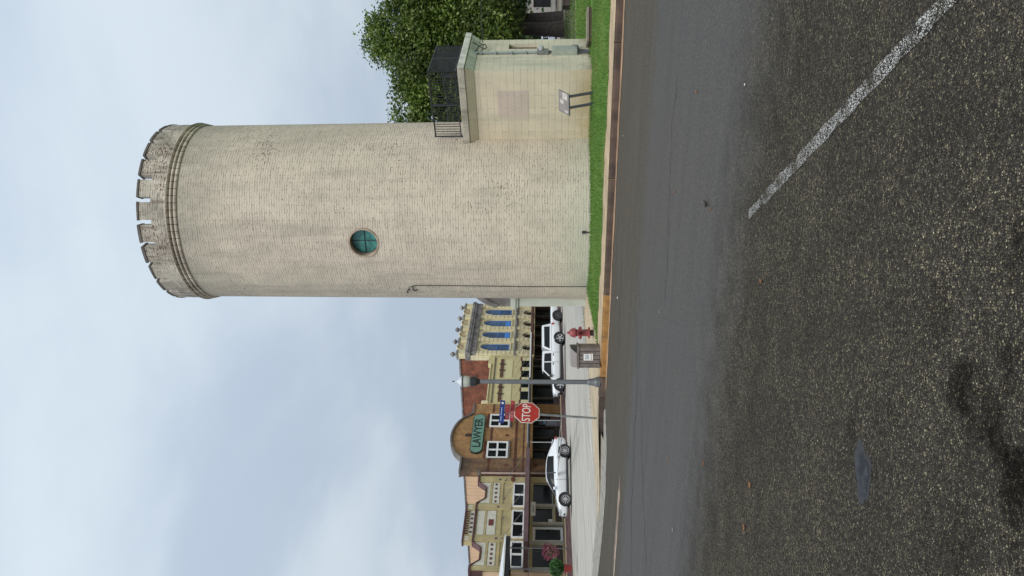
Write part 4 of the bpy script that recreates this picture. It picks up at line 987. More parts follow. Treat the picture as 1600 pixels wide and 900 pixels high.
    m2 = MB(); m2.box(xr_ - 1.26, xr_ - 1.0, -.80, .80, .42, .58); m2.build('rear_bumper', chrome, t, bevel=.03)
    return t
def place(fl_px, fl_Y, fwd, wheel_x, half_w):
    """root position from where the front left (or rear left) wheel stands"""
    f = Vector((fwd[0], fwd[1], 0)).normalized(); l = Vector((-f.y, f.x, 0)); r = ray(*fl_px); P = Vector((r.x * fl_Y / r.y, fl_Y, 0)); c = P - f * wheel_x - l * half_w
    return c, math.atan2(f.y, f.x)
c, a = place((880, 780), 43.6, (-.93, -.37), 1.41, .79)
G = 'vehicles parked across the side street'
sedan('parked_car', 'white sporty saloon car parked in front of the cream shop', G, (c.x, c.y, .006), a, car_white)
c, a = place((880, 601), 55.0, (-.965, -.26), 1.70, .78)
pickup('parked_pickup', 'white pickup truck with a topper over its bed, behind the street lamp', G, (c.x, c.y, .006), a, car_white, True, wb=3.40, spk=5, H=1.0)
c, a = place((880, 493), 63.5, (-.965, -.26), -1.75, .78)
pk = pickup('parked_pickup', 'white pickup truck with dark wheels, rear end showing beside the tower', G, (c.x, c.y, .006), a, car_white, False, wb=3.5, spk=8, H=.98)

# vehicles beyond the lawn
G2 = 'vehicles parked beyond the lawn'
pp_ = pix(866, 57, 78); pickup('parked_pickup', 'pale blue pickup truck half hidden behind the annex beyond the lawn', G2, (pp_.x - .6, 78, .02), R(205), car_silver_blue, False, wb=3.5, H=1.05)
pp_ = pix(866, 40, 70); sedan('parked_car', 'dark grey car standing in the shade between the tree trunks', G2, (pp_.x, 70, .02), R(250), car_grey)

# ------------------------------------------------------------------ the row of buildings across the side street
BZ = R(63)
def bthing(name, label, s0, cat='building'):
    p = F0 + BD * s0; return thing(name, label, cat, (p.x, p.y, 0), BZ)
class BB(MB):                                         # builder in facade metres: x = s along the street, y = depth behind the facade
    def __init__(s, s0): super().__init__(-s0)
def window_grid(par, s0, S0, S1, Z0, Z1, y, cols, rows, fw, frame, pane, mull=None, dep=.10):
    """a white framed window: frame part with its pane"""
    mull = mull or fw * .7
    b = BB(s0)
    b.box(S0, S1, y, y + dep, Z1 - fw, Z1); b.box(S0, S1, y, y + dep, Z0, Z0 + fw); b.box(S0, S0 + fw, y + .001, y + dep, Z0 + fw, Z1 - fw); b.box(S1 - fw, S1, y + .001, y + dep, Z0 + fw, Z1 - fw)
    for i in range(1, cols): x = S0 + (S1 - S0) * i / cols; b.box(x - mull / 2, x + mull / 2, y + .003, y + dep - .01, Z0 + fw, Z1 - fw)
    for j in range(1, rows): z = Z0 + (Z1 - Z0) * j / rows; b.box(S0 + fw, S1 - fw, y + .006, y + dep - .02, z - mull / 2, z + mull / 2)
    w = b.build('window', frame, par)
    g = BB(s0); g.box(S0 + .01, S1 - .01, y + dep * .6, y + dep * .6 + .02, Z0 + .01, Z1 - .01); g.build('pane', pane, w)
    return w
def side_mass(par, s0, S0, S1, y0, y1, z1, mat, roofm=roof_dark, nm='wall'):
    b = BB(s0); b.box(S0, S1, y0, y1, -.05, z1); b.build(nm, mat, par)

# --- cream shop with stepped parapet
s0 = -.6; yb = bthing('cream_shop', 'cream shop front with stepped parapet, maroon trim and small square vents', s0)
ZB = .30
def swoop(a, b, hi, lo, n=24):
    return [(a + (b - a) * i / n, lo + (hi - lo) * (1 - ss(min(i, n - i) / n * 3.6)) ) for i in range(n + 1)]
topz, low = 6.02, 5.50
bays = [(-.2, 1.80), (2.35, 4.62), (5.20, 7.35)]
piers = [(-.6, -.2), (1.80, 2.35), (4.62, 5.20), (7.35, 7.95)]
out = [(-.6, 2.3), (7.95, 2.3), (7.95, topz), (7.35, topz)]
out += swoop(bays[2][0], bays[2][1], topz, low)[::-1][1:] + [(4.62, topz), (2.35, topz), (1.80, topz)] + swoop(bays[0][0], bays[0][1], topz, low)[::-1][1:] + [(-.6, topz)]
b = BB(s0); b.prism(out, 0, .32); b.build('wall', olive_stucco, yb)
b = BB(s0)
b.box(-.6, 7.95, .33, 18, -.05, 5.2); b.build('building_body', olive_stucco, yb)
b = BB(s0); b.box(-.55, 7.9, .34, 17.9, 5.202, 5.26); b.build('roof', roof_dark, yb)
def coping_strip(b, pts, h, y0, y1):
    for (xa, za), (xb, zb_) in zip(pts, pts[1:]): b.add([(xa, y0, za), (xb, y0, zb_), (xb, y0, zb_ + h), (xa, y0, za + h), (xa, y1, za), (xb, y1, zb_), (xb, y1, zb_ + h), (xa, y1, za + h)], [(0, 1, 2, 3), (7, 6, 5, 4), (3, 2, 6, 7), (0, 4, 5, 1), (0, 3, 7, 4), (1, 5, 6, 2)])
for k in (0, 2):
    b = BB(s0); coping_strip(b, swoop(bays[k][0], bays[k][1], topz, low), .09, -.10, .36); b.build('swept_coping', maroon, yb)
b = BB(s0); b.box(1.72, 5.28, -.12, .36, topz + .002, topz + .13); b.build('cornice', maroon, yb, bevel=.015)
for (a, c_) in ((-.64, -.16), (7.31, 8.0)): b = BB(s0); b.box(a, c_, -.12, .36, topz + .002, topz + .16); b.build('pier_cap', maroon, yb, bevel=.015)
# attic over the middle bay
b = BB(s0); b.box(2.36, 4.61, .03, .30, topz + .132, 6.70); at_ = b.build('attic', cream_panel, yb)
b = BB(s0); b.box(1.74, 5.26, -.10, .34, 6.702, 6.80); b.build('attic_coping', maroon, yb, bevel=.012)
b = BB(s0); b.box(2.36, 4.61, -.02, .029, 6.46, 6.70); b.build('attic_band', olive_stucco, yb)
for i in range(10): x = 2.46 + i * .215; b = BB(s0); b.box(x, x + .10, -.06, -.021, 6.48, 6.69); b.build('dentil', maroon, at_)
for (a, c_) in ((1.80, 2.35), (4.62, 5.20)):
    b = BB(s0); b.box(a, c_, -.03, .31, topz + .132, 6.70); pr = b.build('attic_pier', olive_stucco, yb)
    for i in range(3): b = BB(s0); x = a + .11 + i * .13; b.box(x, x + .06, -.05, -.031, 6.34, 6.66); b.build('fluting', cream_panel, pr)
for i in range(5): x = 2.68 + i * .40; b = BB(s0); b.box(x - .075, x + .075, .012, .029, 6.22, 6.38); b.build('square_vent', maroon, at_)
# piers
for (a, c_) in piers: b = BB(s0); b.box(a, c_, -.06, -.001, 3.75, topz); b.build('pier', olive_stucco, yb)
for k, (a, c_) in enumerate(bays):
    zt_, zl_ = (5.42, 5.20) if k != 1 else (5.92, 5.46)
    if k == 1:
        b = BB(s0); b.box(a + .06, c_ - .06, -.03, -.002, 5.46, 5.92); b.build('blank_panel', cream_panel, yb); b = BB(s0); b.box(a + .06, c_ - .06, -.03, -.002, 4.72, 5.30); pn = b.build('vent_panel', cream_panel, yb)
        b = BB(s0); x = (a + c_) / 2; b.box(x - .27, x + .27, -.05, -.031, 4.86, 5.18); b.build('square_vent', dark_red, pn)
        b = BB(s0); b.box(a, c_, -.045, -.002, 5.33, 5.43); b.build('moulding', olive_stucco, yb)
    else:
        sw = swoop(a + .08, c_ - .06, topz - .08, low - .06); b = BB(s0); b.prism([(a + .08, 5.24), (c_ - .06, 5.24)] + sw[::-1], -.03, -.002); b.build('blank_panel', cream_panel, yb)
        b = BB(s0); b.box(a + .06, c_ - .06, -.03, -.002, 4.60, 5.06); pn = b.build('vent_panel', cream_panel, yb)
        for i in range(5): x = a + .24 + (c_ - a - .48) * i / 4; b = BB(s0); b.box(x - .085, x + .085, -.048, -.031, 4.77, 4.92); b.build('square_vent', maroon, pn)
        b = BB(s0); b.box(a, c_, -.05, -.002, 5.10, 5.21); b.build('moulding', olive_stucco, yb)
b = BB(s0); b.box(-.6, 7.95, -.05, -.002, 4.36, 4.44); b.build('moulding', olive_stucco, yb)
for x in (2.07, 4.9, 7.6): b = BB(s0); b.disc((x, -.065, 4.62), (0, 1, 0), .10, .012, 12); b.build('rosette', coping, yb)
for x in (-.4, 7.65): b = BB(s0); b.box(x - .20, x + .20, -.075, -.062, 3.62, 3.86); b.build('pier_block', dark_red, yb)
# clerestory windows over the canopy
for (a, c_) in ((-.30, 1.85), (2.15, 4.62), (4.95, 7.25)): window_grid(yb, s0, a, c_, 2.86, 3.68, -.085, 2, 1, .10, white_paint, glass, .13)
# canopy
b = BB(s0); b.box(-.6, 8.0, -2.55, -.06, 2.52, 2.80); cn = b.build('canopy', maroon_grey, yb, bevel=.01)
b = BB(s0); b.box(-.55, 7.95, -2.50, -.07, 2.50, 2.518); b.build('soffit', soffit, cn)
for x in (.25, 2.08, 3.9, 5.7, 7.5): b = BB(s0); b.bar((x, -.07, 4.25), (x + .1, -2.40, 2.80), .014, 6); b.disc((x, -.075, 4.25), (0, 1, 0), .06, .02, 10); b.build('tie_rod', coping, yb)
# shop front below
sfm = plain('shopfront_trim', (.40, .37, .29), .6, .08, 3)
b = BB(s0)
for (a, c_, z0, z1) in ((-.6, 1.72, .3, .95), (3.55, 5.1, .3, .95), (5.1, 7.9, .3, .85)):
    b = BB(s0); b.box(a, c_, .02, .20, z0, z1); bk = b.build('stall_riser', olive_stucco, yb); b = BB(s0); b.box(a + .12, c_ - .12, .005, .019, z0 + .10, z1 - .14); b.build('riser_panel', wood_dark, bk)
for (a, c_) in ((-.6, -.2), (1.62, 1.95), (3.40, 3.6), (5.02, 5.28), (7.35, 7.95)): b = BB(s0); b.box(a, c_, -.02, .22, .28, 2.52); b.build('shopfront_post', sfm if c_ < 7 else olive_stucco, yb)
for (a, c_) in ((-.2, 1.62), (3.6, 5.02), (5.28, 7.35)): window_grid(yb, s0, a, c_, .95, 2.50, .08, 1, 1, .07, sfm, glass)
b = BB(s0); b.box(1.951, 3.399, .24, .30, .3, 2.5); b.build('door_recess', glass, yb)
dr = window_grid(yb, s0, 2.0, 3.3, .34, 2.30, .14, 1, 1, .17, white_paint, glass); dr.name = 'door'
b = BB(s0); b.box(3.05, 3.10, .09, .135, 1.15, 1.45); b.build('handle', chrome, dr)
b = BB(s0); b.box(3.62, 3.95, .06, .075, 1.0, 1.28); b.build('window_notice', sign_white, yb)
# maroon end pier with a pale downpipe
b = BB(s0); b.box(8.02, 8.42, -.10, .3, -.05, 6.0); b.build('end_pier', maroon, yb)
b = BB(s0); b.box(8.10, 8.22, -.20, -.101, .3, 6.05); dp = b.build('downpipe', plain('downpipe_paint', (.40, .30, .24), .5, .1, 3), yb, bevel=.02)
b = BB(s0); b.box(8.02, 8.34, -.26, -.08, 6.052, 6.25); b.build('rain_head', coping, dp, bevel=.02)
# hanging shop sign
q = fp(836, 795, 1.3); hs = bthing('hanging_sign', 'white hanging shop sign under the maroon canopy', q[0], 'sign')
b = MB(); b.box(-.62, .62, -1.32, -1.28, 2.12, 2.42); sg_ = b.build('board', sign_white, hs, bevel=.01); text('lettering', "Jones St", .20, sign_black, sg_, Vector((0, -1.325, 2.26)), (1, 0, 0), (0, 0, 1), .003)
for x in (-.5, .5): b = MB(); b.bar((x, -1.3, 2.41), (x, -1.3, 2.51), .008, 5); b.build('hanger', black_metal, hs)

# --- neighbour at the left edge with a porch roof on posts
s0 = -12.0; nb = bthing('neighbour_shop', 'cream neighbour shop at the picture edge with a dark porch roof on thin posts', s0)
b = BB(s0); b.box(-12, -.62, 0, 18, -.05, 5.3); b.build('wall', cream_panel, nb)
b = BB(s0); b.box(-1.1, -.64, -.14, .3, 5.302, 6.0); b.build('end_post', maroon, nb, bevel=.02); b = BB(s0); b.box(-1.16, -.6, -.18, .34, 6.002, 6.12); b.build('end_post_cap', maroon, nb)
b = BB(s0); b.box(-1.05, -.66, -.06, -.001, .2, 5.3); b.build('end_pilaster', peach, nb)
window_grid(nb, s0, -5, -1.4, .9, 2.5, -.05, 2, 1, .1, dark_red, glass)
OFF = 3.1
cs, cz = fp(787, 838, OFF); ps1, _ = fp(860, 857, OFF); ps2, _ = fp(860, 890, OFF)
zc_ = fp(790, 845, OFF)[1]
b = BB(s0); b.add([(cs, -OFF - .15, zc_ - .02), (cs, -.0, zc_ + .42), (-12, -.0, zc_ + .42), (-12, -OFF - .15, zc_ - .02), (cs, -OFF - .15, zc_ + .05), (cs, -.0, zc_ + .49), (-12, -.0, zc_ + .49), (-12, -OFF - .15, zc_ + .05)], [(0, 1, 2, 3), (7, 6, 5, 4), (0, 4, 5, 1), (1, 5, 6, 2), (2, 6, 7, 3), (3, 7, 4, 0)]); b.build('porch_roof', corr_roof, nb)
b = BB(s0); b.box(-12, cs - .02, -OFF - .05, -OFF + .05, zc_ - .27, zc_ - .03); pb_ = b.build('porch_beam', black_metal, nb)
b = BB(s0); b.box(cs - .12, cs - .03, -OFF + .051, -.001, zc_ - .22, zc_ + .02); b.build('porch_end_beam', black_metal, nb)
for s_ in (ps1, ps2, ps2 - 2.2, ps2 - 4.4): b = BB(s0); b.bar((s_, -OFF, .2), (s_, -OFF, zc_ - .27), .035, 8); b.build('porch_post', dark_grey, nb)
b = BB(s0); b.bar((ps1, -OFF, 2.45), (-10, -OFF, 2.45), .02, 6); b.build('porch_rail', dark_grey, nb)

# --- tan brick building with a round gable
s0 = 8.45; lw = bthing('tan_brick_building', 'tan brick building with a rounded gable, green lettered sign and white windows', s0)
C0, C1, AX, AZ = 9.95, 15.45, 12.55, 8.50
arch = []
for i in range(37):
    t = i / 36; x = C0 + (C1 - C0) * t; zz = 7.12 + (AZ - 7.12) * max(0, 1 - ((x - AX) / ((C1 - C0) / 2 - .10)) ** 2) ** .58
    arch.append((x, max(zz, 7.16 + .10 * abs(t - .5))))
out = [(9.95, 2.4), (15.45, 2.4)] + arch[::-1]
b = BB(s0); b.prism(out, .10, .45); b.build('gable_wall', tan_brick, lw)
b = BB(s0); coping_strip(b, arch, .15, -.04, .50); b.build('gable_coping', coping, lw)
b = BB(s0); b.box(8.451, 9.949, -.02, .45, -.05, 7.50); b.build('pilaster', sooty_brick, lw)
b = BB(s0); b.box(15.451, 16.62, -.02, .45, -.05, 7.05); b.build('pilaster', tan_brick, lw)
for a, c_, z in ((8.42, 10.0, 7.502), (15.40, 16.66, 7.052)): b = BB(s0); b.box(a, c_, -.10, .50, z, z + .14); b.build('pilaster_cap', coping, lw, bevel=.02)
b = BB(s0); b.box(8.46, 16.61, .451, 20, -.05, 7.2); b.build('building_body', peach, lw)
b = BB(s0); b.box(8.40, 16.66, .5, 20.05, 7.202, 7.30); b.build('roof', coping, lw)
bm_ = MB()
for i in range(60): y = .6 + i * .32; bm_.box(-.02, .009, y, y + .06, 4.8, 7.18)
bm_.build('wall_ribs', peach, lw)
for z0, z1 in ((5.45, 5.62), (3.56, 3.76), (3.03, 3.14)):
    b = BB(s0); b.box(9.96, 15.44, .088, .0995, z0, z1); b.build('brick_band', red_band, lw)
    for a, c_ in ((8.46, 9.94), (15.46, 16.6)): b = BB(s0); b.box(a, c_, -.032, -.0205, z0, z1); b.build('brick_band', red_band, lw)
for a, c_ in ((10.05, 11.95), (13.75, 15.35)):
    b = BB(s0); b.box(a - .12, c_ + .12, .085, .0985, 5.80, 6.02) if a < 12 else b.box(a - .12, c_ + .12, .085, .0985, 5.78, 6.0); b.build('window_head', red_band, lw)
window_grid(lw, s0, 10.05, 11.95, 4.22, 5.80, .02, 2, 2, .13, white_paint, glass, .13)
window_grid(lw, s0, 13.75, 15.35, 4.22, 5.78, .02, 2, 2, .13, white_paint, glass, .13)
b = BB(s0); b.box(9.98, 12.02, -.03, .0845, 4.08, 4.22); b.build('sill', coping, lw); b = BB(s0); b.box(13.68, 15.42, -.03, .0845, 4.08, 4.22); b.build('sill', coping, lw)
b = BB(s0); b.box(12.05, 13.55, .08, .098, 5.70, 6.02); b.build('brick_panel', tan_brick, lw)
def diamond(b, x, y, z, r): b.add([(x - r, y, z), (x, y, z - r), (x + r, y, z), (x, y, z + r)], [(0, 1, 2, 3)])
for x, y, z in ((12.75, .09, 4.35), (9.2, -.03, 4.3), (9.2, -.03, 2.15)): b = BB(s0); diamond(b, x, y, z, .20); b.build('brick_diamond', red_band, lw)
b = BB(s0); b.lathe([(.01, 0), (.24, 0)], 20)
b = BB(s0); n_ = 20; b.add([(12.72, .06, 7.30)] + [(12.72 + .20 * math.cos(2 * math.pi * i / n_), .06, 7.30 + .27 * math.sin(2 * math.pi * i / n_)) for i in range(n_)], [(0, i + 1, (i + 1) % n_ + 1) for i in range(n_)]); b.build('oval_vent', plain('vent_brown', (.05, .022, .016), .8, .2, 5), lw)
# sign board
sgn = bthing('lettered_sign', 'green oblong LAWYER sign fixed high on the tan brick gable', 12.85, 'sign')
def oblong(hx, hz, y0, y1, cut):
    pts = [(-hx, -hz + cut), (-hx + cut * .35, -hz + cut * .3), (-hx + cut, -hz), (hx - cut, -hz), (hx - cut * .35, -hz + cut * .3), (hx, -hz + cut), (hx, hz - cut), (hx - cut * .35, hz - cut * .3), (hx - cut, hz), (-hx + cut, hz), (-hx + cut * .35, hz - cut * .3), (-hx, hz - cut)]
    return [(x, z + 6.58) for x, z in pts]
b = MB(); b.prism(oblong(2.36, .46, 0, 0, .40), -.06, .085); bd0 = b.build('board_edge', sign_black, sgn); b = MB(); b.prism(oblong(2.32, .42, 0, 0, .38), -.068, -.061); bd = b.build('board', lawyer_green, sgn)
text('lettering', 'LAWYER', .88, sign_black, bd, Vector((0, -.072, 6.575)), (1, 0, 0), (0, 0, 1), .004, 1.02, .020)
# canopy on thin posts
b = BB(s0); b.box(8.45, 16.6, -2.6, -.05, 2.60, 2.74); cn = b.build('canopy', dark_grey, lw, bevel=.01); b = BB(s0); b.box(8.45, 16.6, -2.63, -2.602, 2.70, 2.76); b.build('canopy_flashing', silver, cn); b = BB(s0); b.box(8.5, 16.55, -2.55, -.06, 2.585, 2.598); b.build('soffit', soffit, cn)
for yy in (691, 657): s_, _ = fp(850, yy, 2.5); b = BB(s0); b.bar((s_, -2.5, .28), (s_, -2.5, 2.6), .03, 8); b.build('canopy_post', silver, lw)
b = BB(s0); b.box(9.95, 15.45, .42, .46, .2, 2.45); b.build('shopfront_glass', glass, lw)
for x in (9.97, 11.3, 12.7, 14.1, 15.35): b = BB(s0); b.box(x, x + .08, .30, .415, .3, 2.6); b.build('shopfront_post', wood_dark, lw)
b = BB(s0); b.box(9.95, 15.45, .28, .415, .3, .75); b.build('stall_riser', wood_dark, lw)
b = BB(s0); b.box(14.3, 15.1, .25, .275, 1.15, 1.95); po = b.build('window_poster', plain('poster_edge', (.05, .06, .08), .5, .1, 5), lw); b = BB(s0); b.box(14.38, 15.02, .238, .2495, 1.22, 1.60); b.build('poster_picture', plain('poster_blue', (.16, .30, .42), .5, .4, 4), po)
b = BB(s0); b.box(14.2, 15.3, .24, .277, .45, 1.05); b.build('window_poster', plain('poster_brown', (.17, .065, .035), .5, .3, 4), lw)
ab = bthing('pavement_board', 'grey lettered board standing under the brick building canopy', 12.9, 'sign')
b = MB(); b.prism([(-.42, .32), (.42, .32), (.42, 1.45), (-.42, 1.45)], -1.02, -.98); bo_ = b.build('board', plain('board_grey', (.085, .075, .08), .5, .15, 8), ab, bevel=.01)
for z, w in ((1.2, .26), (1.05, .30), (.88, .24), (.70, .28)): b = MB(); b.box(-w, w, -1.026, -1.021, z - .035, z + .035); b.build('lettering', plain('chalk', (.20, .22, .27), .6, .5, 20), bo_)
for x in (-.38, .38): b = MB(); b.bar((x, -.98, 1.3), (x, -.6, .31), .02, 5); b.build('strut', wood_dark, ab)

# --- low cream building
s0 = 16.65; cr = bthing('low_cream_building', 'low cream building with brown corbels and a row of tie rods', s0)
b = BB(s0); b.prism([(16.66, 2.5), (23.75, 2.5), (23.75, 6.42), (22.6, 6.42), (22.6, 6.12), (17.0, 6.12), (16.66, 6.12)], 0, .40); b.build('wall', cream_stucco, cr)
b = BB(s0); b.box(16.66, 23.75, .401, 14, -.05, 5.4); b.build('building_body', cream_stucco, cr)
b = BB(s0); b.box(16.7, 23.7, .41, 13.9, 5.402, 5.46); b.build('roof', roof_dark, cr)
b = BB(s0); b.box(17.0, 22.58, -.12, .42, 6.122, 6.22); b.build('cornice', cream_light, cr, bevel=.015); b = BB(s0); b.box(16.66, 23.75, -.07, -.001, 5.86, 5.94); b.build('moulding', cream_stucco, cr)
for i in range(34): x = 16.85 + i * .20; b = BB(s0); b.box(x, x + .09, -.05, -.002, 5.72, 5.82); b.build('dentil', coping, cr)
b = BB(s0); b.box(16.66, 17.0, -.16, .42, 6.0, 6.60); q_ = b.build('scroll_bracket', vict_trim, cr, bevel=.10)
for k, (a, c_) in enumerate(((16.95, 19.75), (20.45, 23.25))):
    b = BB(s0); b.box(a, c_, -.035, -.002, 4.25, 5.02); b.build('panel', cream_light, cr)
    n = 15
    for i in range(n):
        x = a + .06 + (c_ - a - .12) * i / (n - 1)
        if i in (5, 10):
            b = BB(s0); b.prism([(x - .10, 5.40), (x - .02, 4.86), (x + .02, 4.86), (x + .10, 5.40)], -.13, -.002); b.build('drop_corbel', wood_dark, cr)
        else:
            b = BB(s0); b.box(x - .055, x + .055, -.10, -.002, 5.02, 5.30); b.build('corbel', plain('corbel_brown', (.13, .065, .04), .8, .2, 5) if i == 0 and k == 0 else bpy.data.materials['corbel_brown'], cr)
    b = BB(s0); b.box(a, c_, -.11, -.002, 5.302, 5.42); b.build('corbel_shelf', cream_stucco, cr)
for x in (17.3, 18.9, 20.4, 21.9, 23.3): b = BB(s0); b.bar((x, -.03, 4.05), (x + .15, -2.4, 2.75), .013, 5); b.build('tie_rod', coping, cr)
b = BB(s0); b.box(16.7, 23.7, -.03, -.005, 2.7, 3.50); b.build('clerestory_glass', glass, cr)
for i, x in enumerate((16.66, 18.4, 19.95, 21.5, 23.1)): b = BB(s0); b.box(x, x + .55, -.04, .12, 2.70, 3.44); b.build('clerestory_post', cream_light, cr); b = BB(s0); b.box(x + .02, x + .53, -.05, .10, 3.442, 3.58); b.build('post_block', dark_red, cr)
b = BB(s0); b.box(16.66, 23.75, -2.55, -.06, 2.60, 2.70); cn = b.build('canopy', dark_grey, cr); b = BB(s0); b.box(16.66, 23.75, -2.58, -2.552, 2.62, 2.72); b.build('canopy_flashing', white_paint, cn)
b = BB(s0); b.box(16.9, 23.5, .30, .34, .2, 2.6); b.build('shopfront_glass', glass, cr)
for x in (16.7, 17.6, 19.6, 20.2, 22.4, 23.5): b = BB(s0); b.box(x, x + .16, .12, .29, .28, 2.6); b.build('shopfront_post', plain('bronze_trim', (.10, .085, .07), .6, .1, 3) if x < 16.8 else bpy.data.materials['bronze_trim'], cr)
b = BB(s0); b.box(16.7, 23.6, .10, .29, .28, .80); b.build('stall_riser', maroon_grey, cr)

# --- tall cream building with blue arched windows and its red brick side wall
s0 = 23.9; vb = bthing('victorian_building', 'ornate cream building with blue arched windows, finials and a red brick side wall', s0)
S0, S1, PITCH_B = 23.95, 33.35, 2.18
b = BB(s0); b.box(S0, S1, .0, .5, 2.4, 8.12); vw = b.build('wall', vict_cream, vb)
cuts = []
wc = [S0 + .36 + 1.09 + i * PITCH_B for i in range(4)]
def archpts(c_, hw, z0, zs, n=14): return [(c_ - hw, z0), (c_ + hw, z0)] + [(c_ + hw * math.cos(math.pi * i / n), zs + hw * 1.25 * math.sin(math.pi * i / n)) for i in range(n + 1)]
for x in wc:
    c1 = BB(s0); c1.prism(archpts(x, .58, 4.66, 6.55), -.3, .8); cuts.append(c1.build('cut', vict_cream, vb)); c2 = BB(s0); c2.prism(archpts(x, .50, 2.45, 2.9), -.3, .8); cuts.append(c2.build('cut', vict_cream, vb))
apply_mods(vw, cuts, 0, None)
b = BB(s0); b.box(S0, S1, .501, 22, -.05, 9.0); b.build('side_wall', red_brick, vb)
b = BB(s0); b.box(S0 - .08, S1 + .08, .45, 22.1, 9.002, 9.14); b.build('roof_edge', grey_stone, vb)
bk_m = plain('old_plaster_scar', (.14, .055, .04), .9, .3, 5)
b = BB(s0); b.box(S0 - .06, S0 - .003, 2.0, 2.5, 7.6, 8.2); b.build('chimney_scar', bk_m, vb)
for x in wc:
    fo_ = BB(s0); inner = archpts(x, .47, 4.76, 6.51); outer = archpts(x, .575, 4.665, 6.545)
    for i in range(len(inner)):
        j = (i + 1) % len(inner); y0, y1 = .05, .13; fo_.add([(*inner[i][:1], y0, inner[i][1]), (inner[j][0], y0, inner[j][1]), (outer[j][0], y0, outer[j][1]), (outer[i][0], y0, outer[i][1]), (inner[i][0], y1, inner[i][1]), (inner[j][0], y1, inner[j][1]), (outer[j][0], y1, outer[j][1]), (outer[i][0], y1, outer[i][1])], [(0, 1, 2, 3), (7, 6, 5, 4), (0, 4, 5, 1), (2, 6, 7, 3)])
    fo_.box(x - .47, x + .47, .055, .125, 5.76, 5.86); fo_.box(x - .02, x + .02, .07, .12, 4.77, 5.76)
    w = fo_.build('window', blue_frame, vb)
    g = BB(s0); g.prism(archpts(x, .52, 4.70, 6.53), .095, .112); g.build('pane', blue_glass, w)
    h = BB(s0)
    arc = [(x + .60 * math.cos(math.pi * i / 16), 6.56 + .76 * math.sin(math.pi * i / 16)) for i in range(17)]
    coping_strip(h, arc[::-1], .14, -.10, .02); h.build('hood_mould', vict_trim, vb)
    h = BB(s0); h.box(x - .62, x + .62, -.10, .05, 4.54, 4.655); h.build('sill', vict_trim, vb)
    h = BB(s0); h.prism(archpts(x, .47, 2.46, 2.9), .25, .27); h.build('lunette_glass', glass, vb)
joint_dark = plain('joint_dark', (.20, .16, .10), .9, .2, 4)
# two windows with a bright blue blind in the lower half
for x in wc[1:3]: b = BB(s0); b.box(x - .46, x + .46, .062, .09, 4.77, 5.20); b.build('blind', plain('bright_blue', (.05, .20, .55), .6, .1, 4), vb)
for i in range(5):
    x = S0 + .36 + i * PITCH_B; lo_, hi_ = (x - .26, x + .26)
    b = BB(s0); b.box(lo_, hi_, -.16, -.001, 2.7, 7.7)
    pil = b.build('pilaster', vict_trim, vb)
    for z in np.arange(2.95, 7.6, .40): b = BB(s0); b.box(lo_ - .012, hi_ + .012, -.172, -.05, z, z + .035); b.build('pilaster_joint', joint_dark, pil)
    b = BB(s0); b.box(x - .30, x + .30, -.22, .40, 8.56, 9.22); ppr = b.build('parapet_pier', vict_trim, vb, bevel=.02)
    b = BB(s0); b.box(x - .36, x + .36, -.28, .46, 9.222, 9.34); b.box(x - .24, x + .24, -.16, .34, 9.342, 9.44); b.build('pier_cap', grey_stone, ppr, bevel=.015)
    f_ = MB(-s0); f_.lathe([(.16, 9.442), (.11, 9.50), (.15, 9.58), (.25, 9.68), (.24, 9.76), (.15, 9.86), (.05, 9.93), (.01, 9.97)], 14, (x, .09, 0)); f_.build('finial', grey_stone, ppr, smooth=50)
b = BB(s0); b.box(S0 - .05, S1 + .05, -.42, .5, 8.32, 8.44); b.box(S0 - .05, S1 + .05, -.34, .5, 8.121, 8.319); b.box(S0 - .05, S1 + .05, -.38, .5, 8.441, 8.56); b.build('cornice', grey_stone, vb)
for i in range(44):
    x = S0 + .10 + i * .213; b = BB(s0); b.prism([(x, 7.62), (x + .09, 7.62), (x + .09, 8.12), (x, 8.12)], -.26, -.001); b.build('bracket', grey_stone, vb)
for i in range(4):
    x = wc[i]; b = BB(s0); b.box(x - .80, x + .80, -.05, .30, 8.562, 8.82); b.build('parapet_wall', vict_trim, vb)
    arc = [(x + .58 * math.cos(math.pi * k / 14), 8.82 + .56 * math.sin(math.pi * k / 14)) for k in range(15)]
    b = BB(s0); b.prism([(x - .58, 8.821)] + [(x + .58, 8.821)] + arc[1:], -.03, .26); pdm = b.build('arched_pediment', rust_stone, vb)
    b = BB(s0); coping_strip(b, arc[::-1], .09, -.10, .30); b.build('pediment_trim', vict_trim, pdm)
b = BB(s0); b.box(S0, S1, -.22, -.001, 4.12, 4.26); b.box(S0, S1, -.14, -.002, 4.02, 4.119); b.build('string_course', grey_stone, vb)
b = BB(s0); b.box(S0, S1, -2.55, -.17, 2.48, 2.70); cn = b.build('canopy', maroon, vb, bevel=.01)
for i in range(5): x = S0 + .8 + i * 2.0; b = BB(s0); b.bar((x, -.17, 4.0), (x + .1, -2.4, 2.7), .013, 5); b.build('tie_rod', coping, vb)
b = BB(s0); b.box(S0 + .2, S1 - .2, .40, .45, .2, 2.45); b.build('shopfront_glass', glass, vb)
for i in range(6): x = S0 + .05 + i * 1.84; b = BB(s0); b.box(x, x + .14, .1, .39, .28, 2.48); b.build('shopfront_post', wood_dark, vb)
b = BB(s0); b.box(S0, S1, .1, .39, .28, .7); b.build('stall_riser', maroon, vb)
# more of the row beyond, hidden by the tower from here
s0 = 33.4; rb = bthing('far_brick_shop', 'plain brick shop next to the ornate cream building behind the tower', s0)
b = BB(s0); b.box(33.4, 44, 0, 18, -.05, 6.6); b.build('wall', red_brick, rb); b = BB(s0); b.box(33.4, 44.1, -.1, 18.1, 6.602, 6.75); b.build('roof_edge', coping, rb)
for x in (34.6, 37.2, 39.8, 42.0): window_grid(rb, s0, x, x + 1.2, 3.9, 5.6, -.04, 2, 2, .1, white_paint, glass)

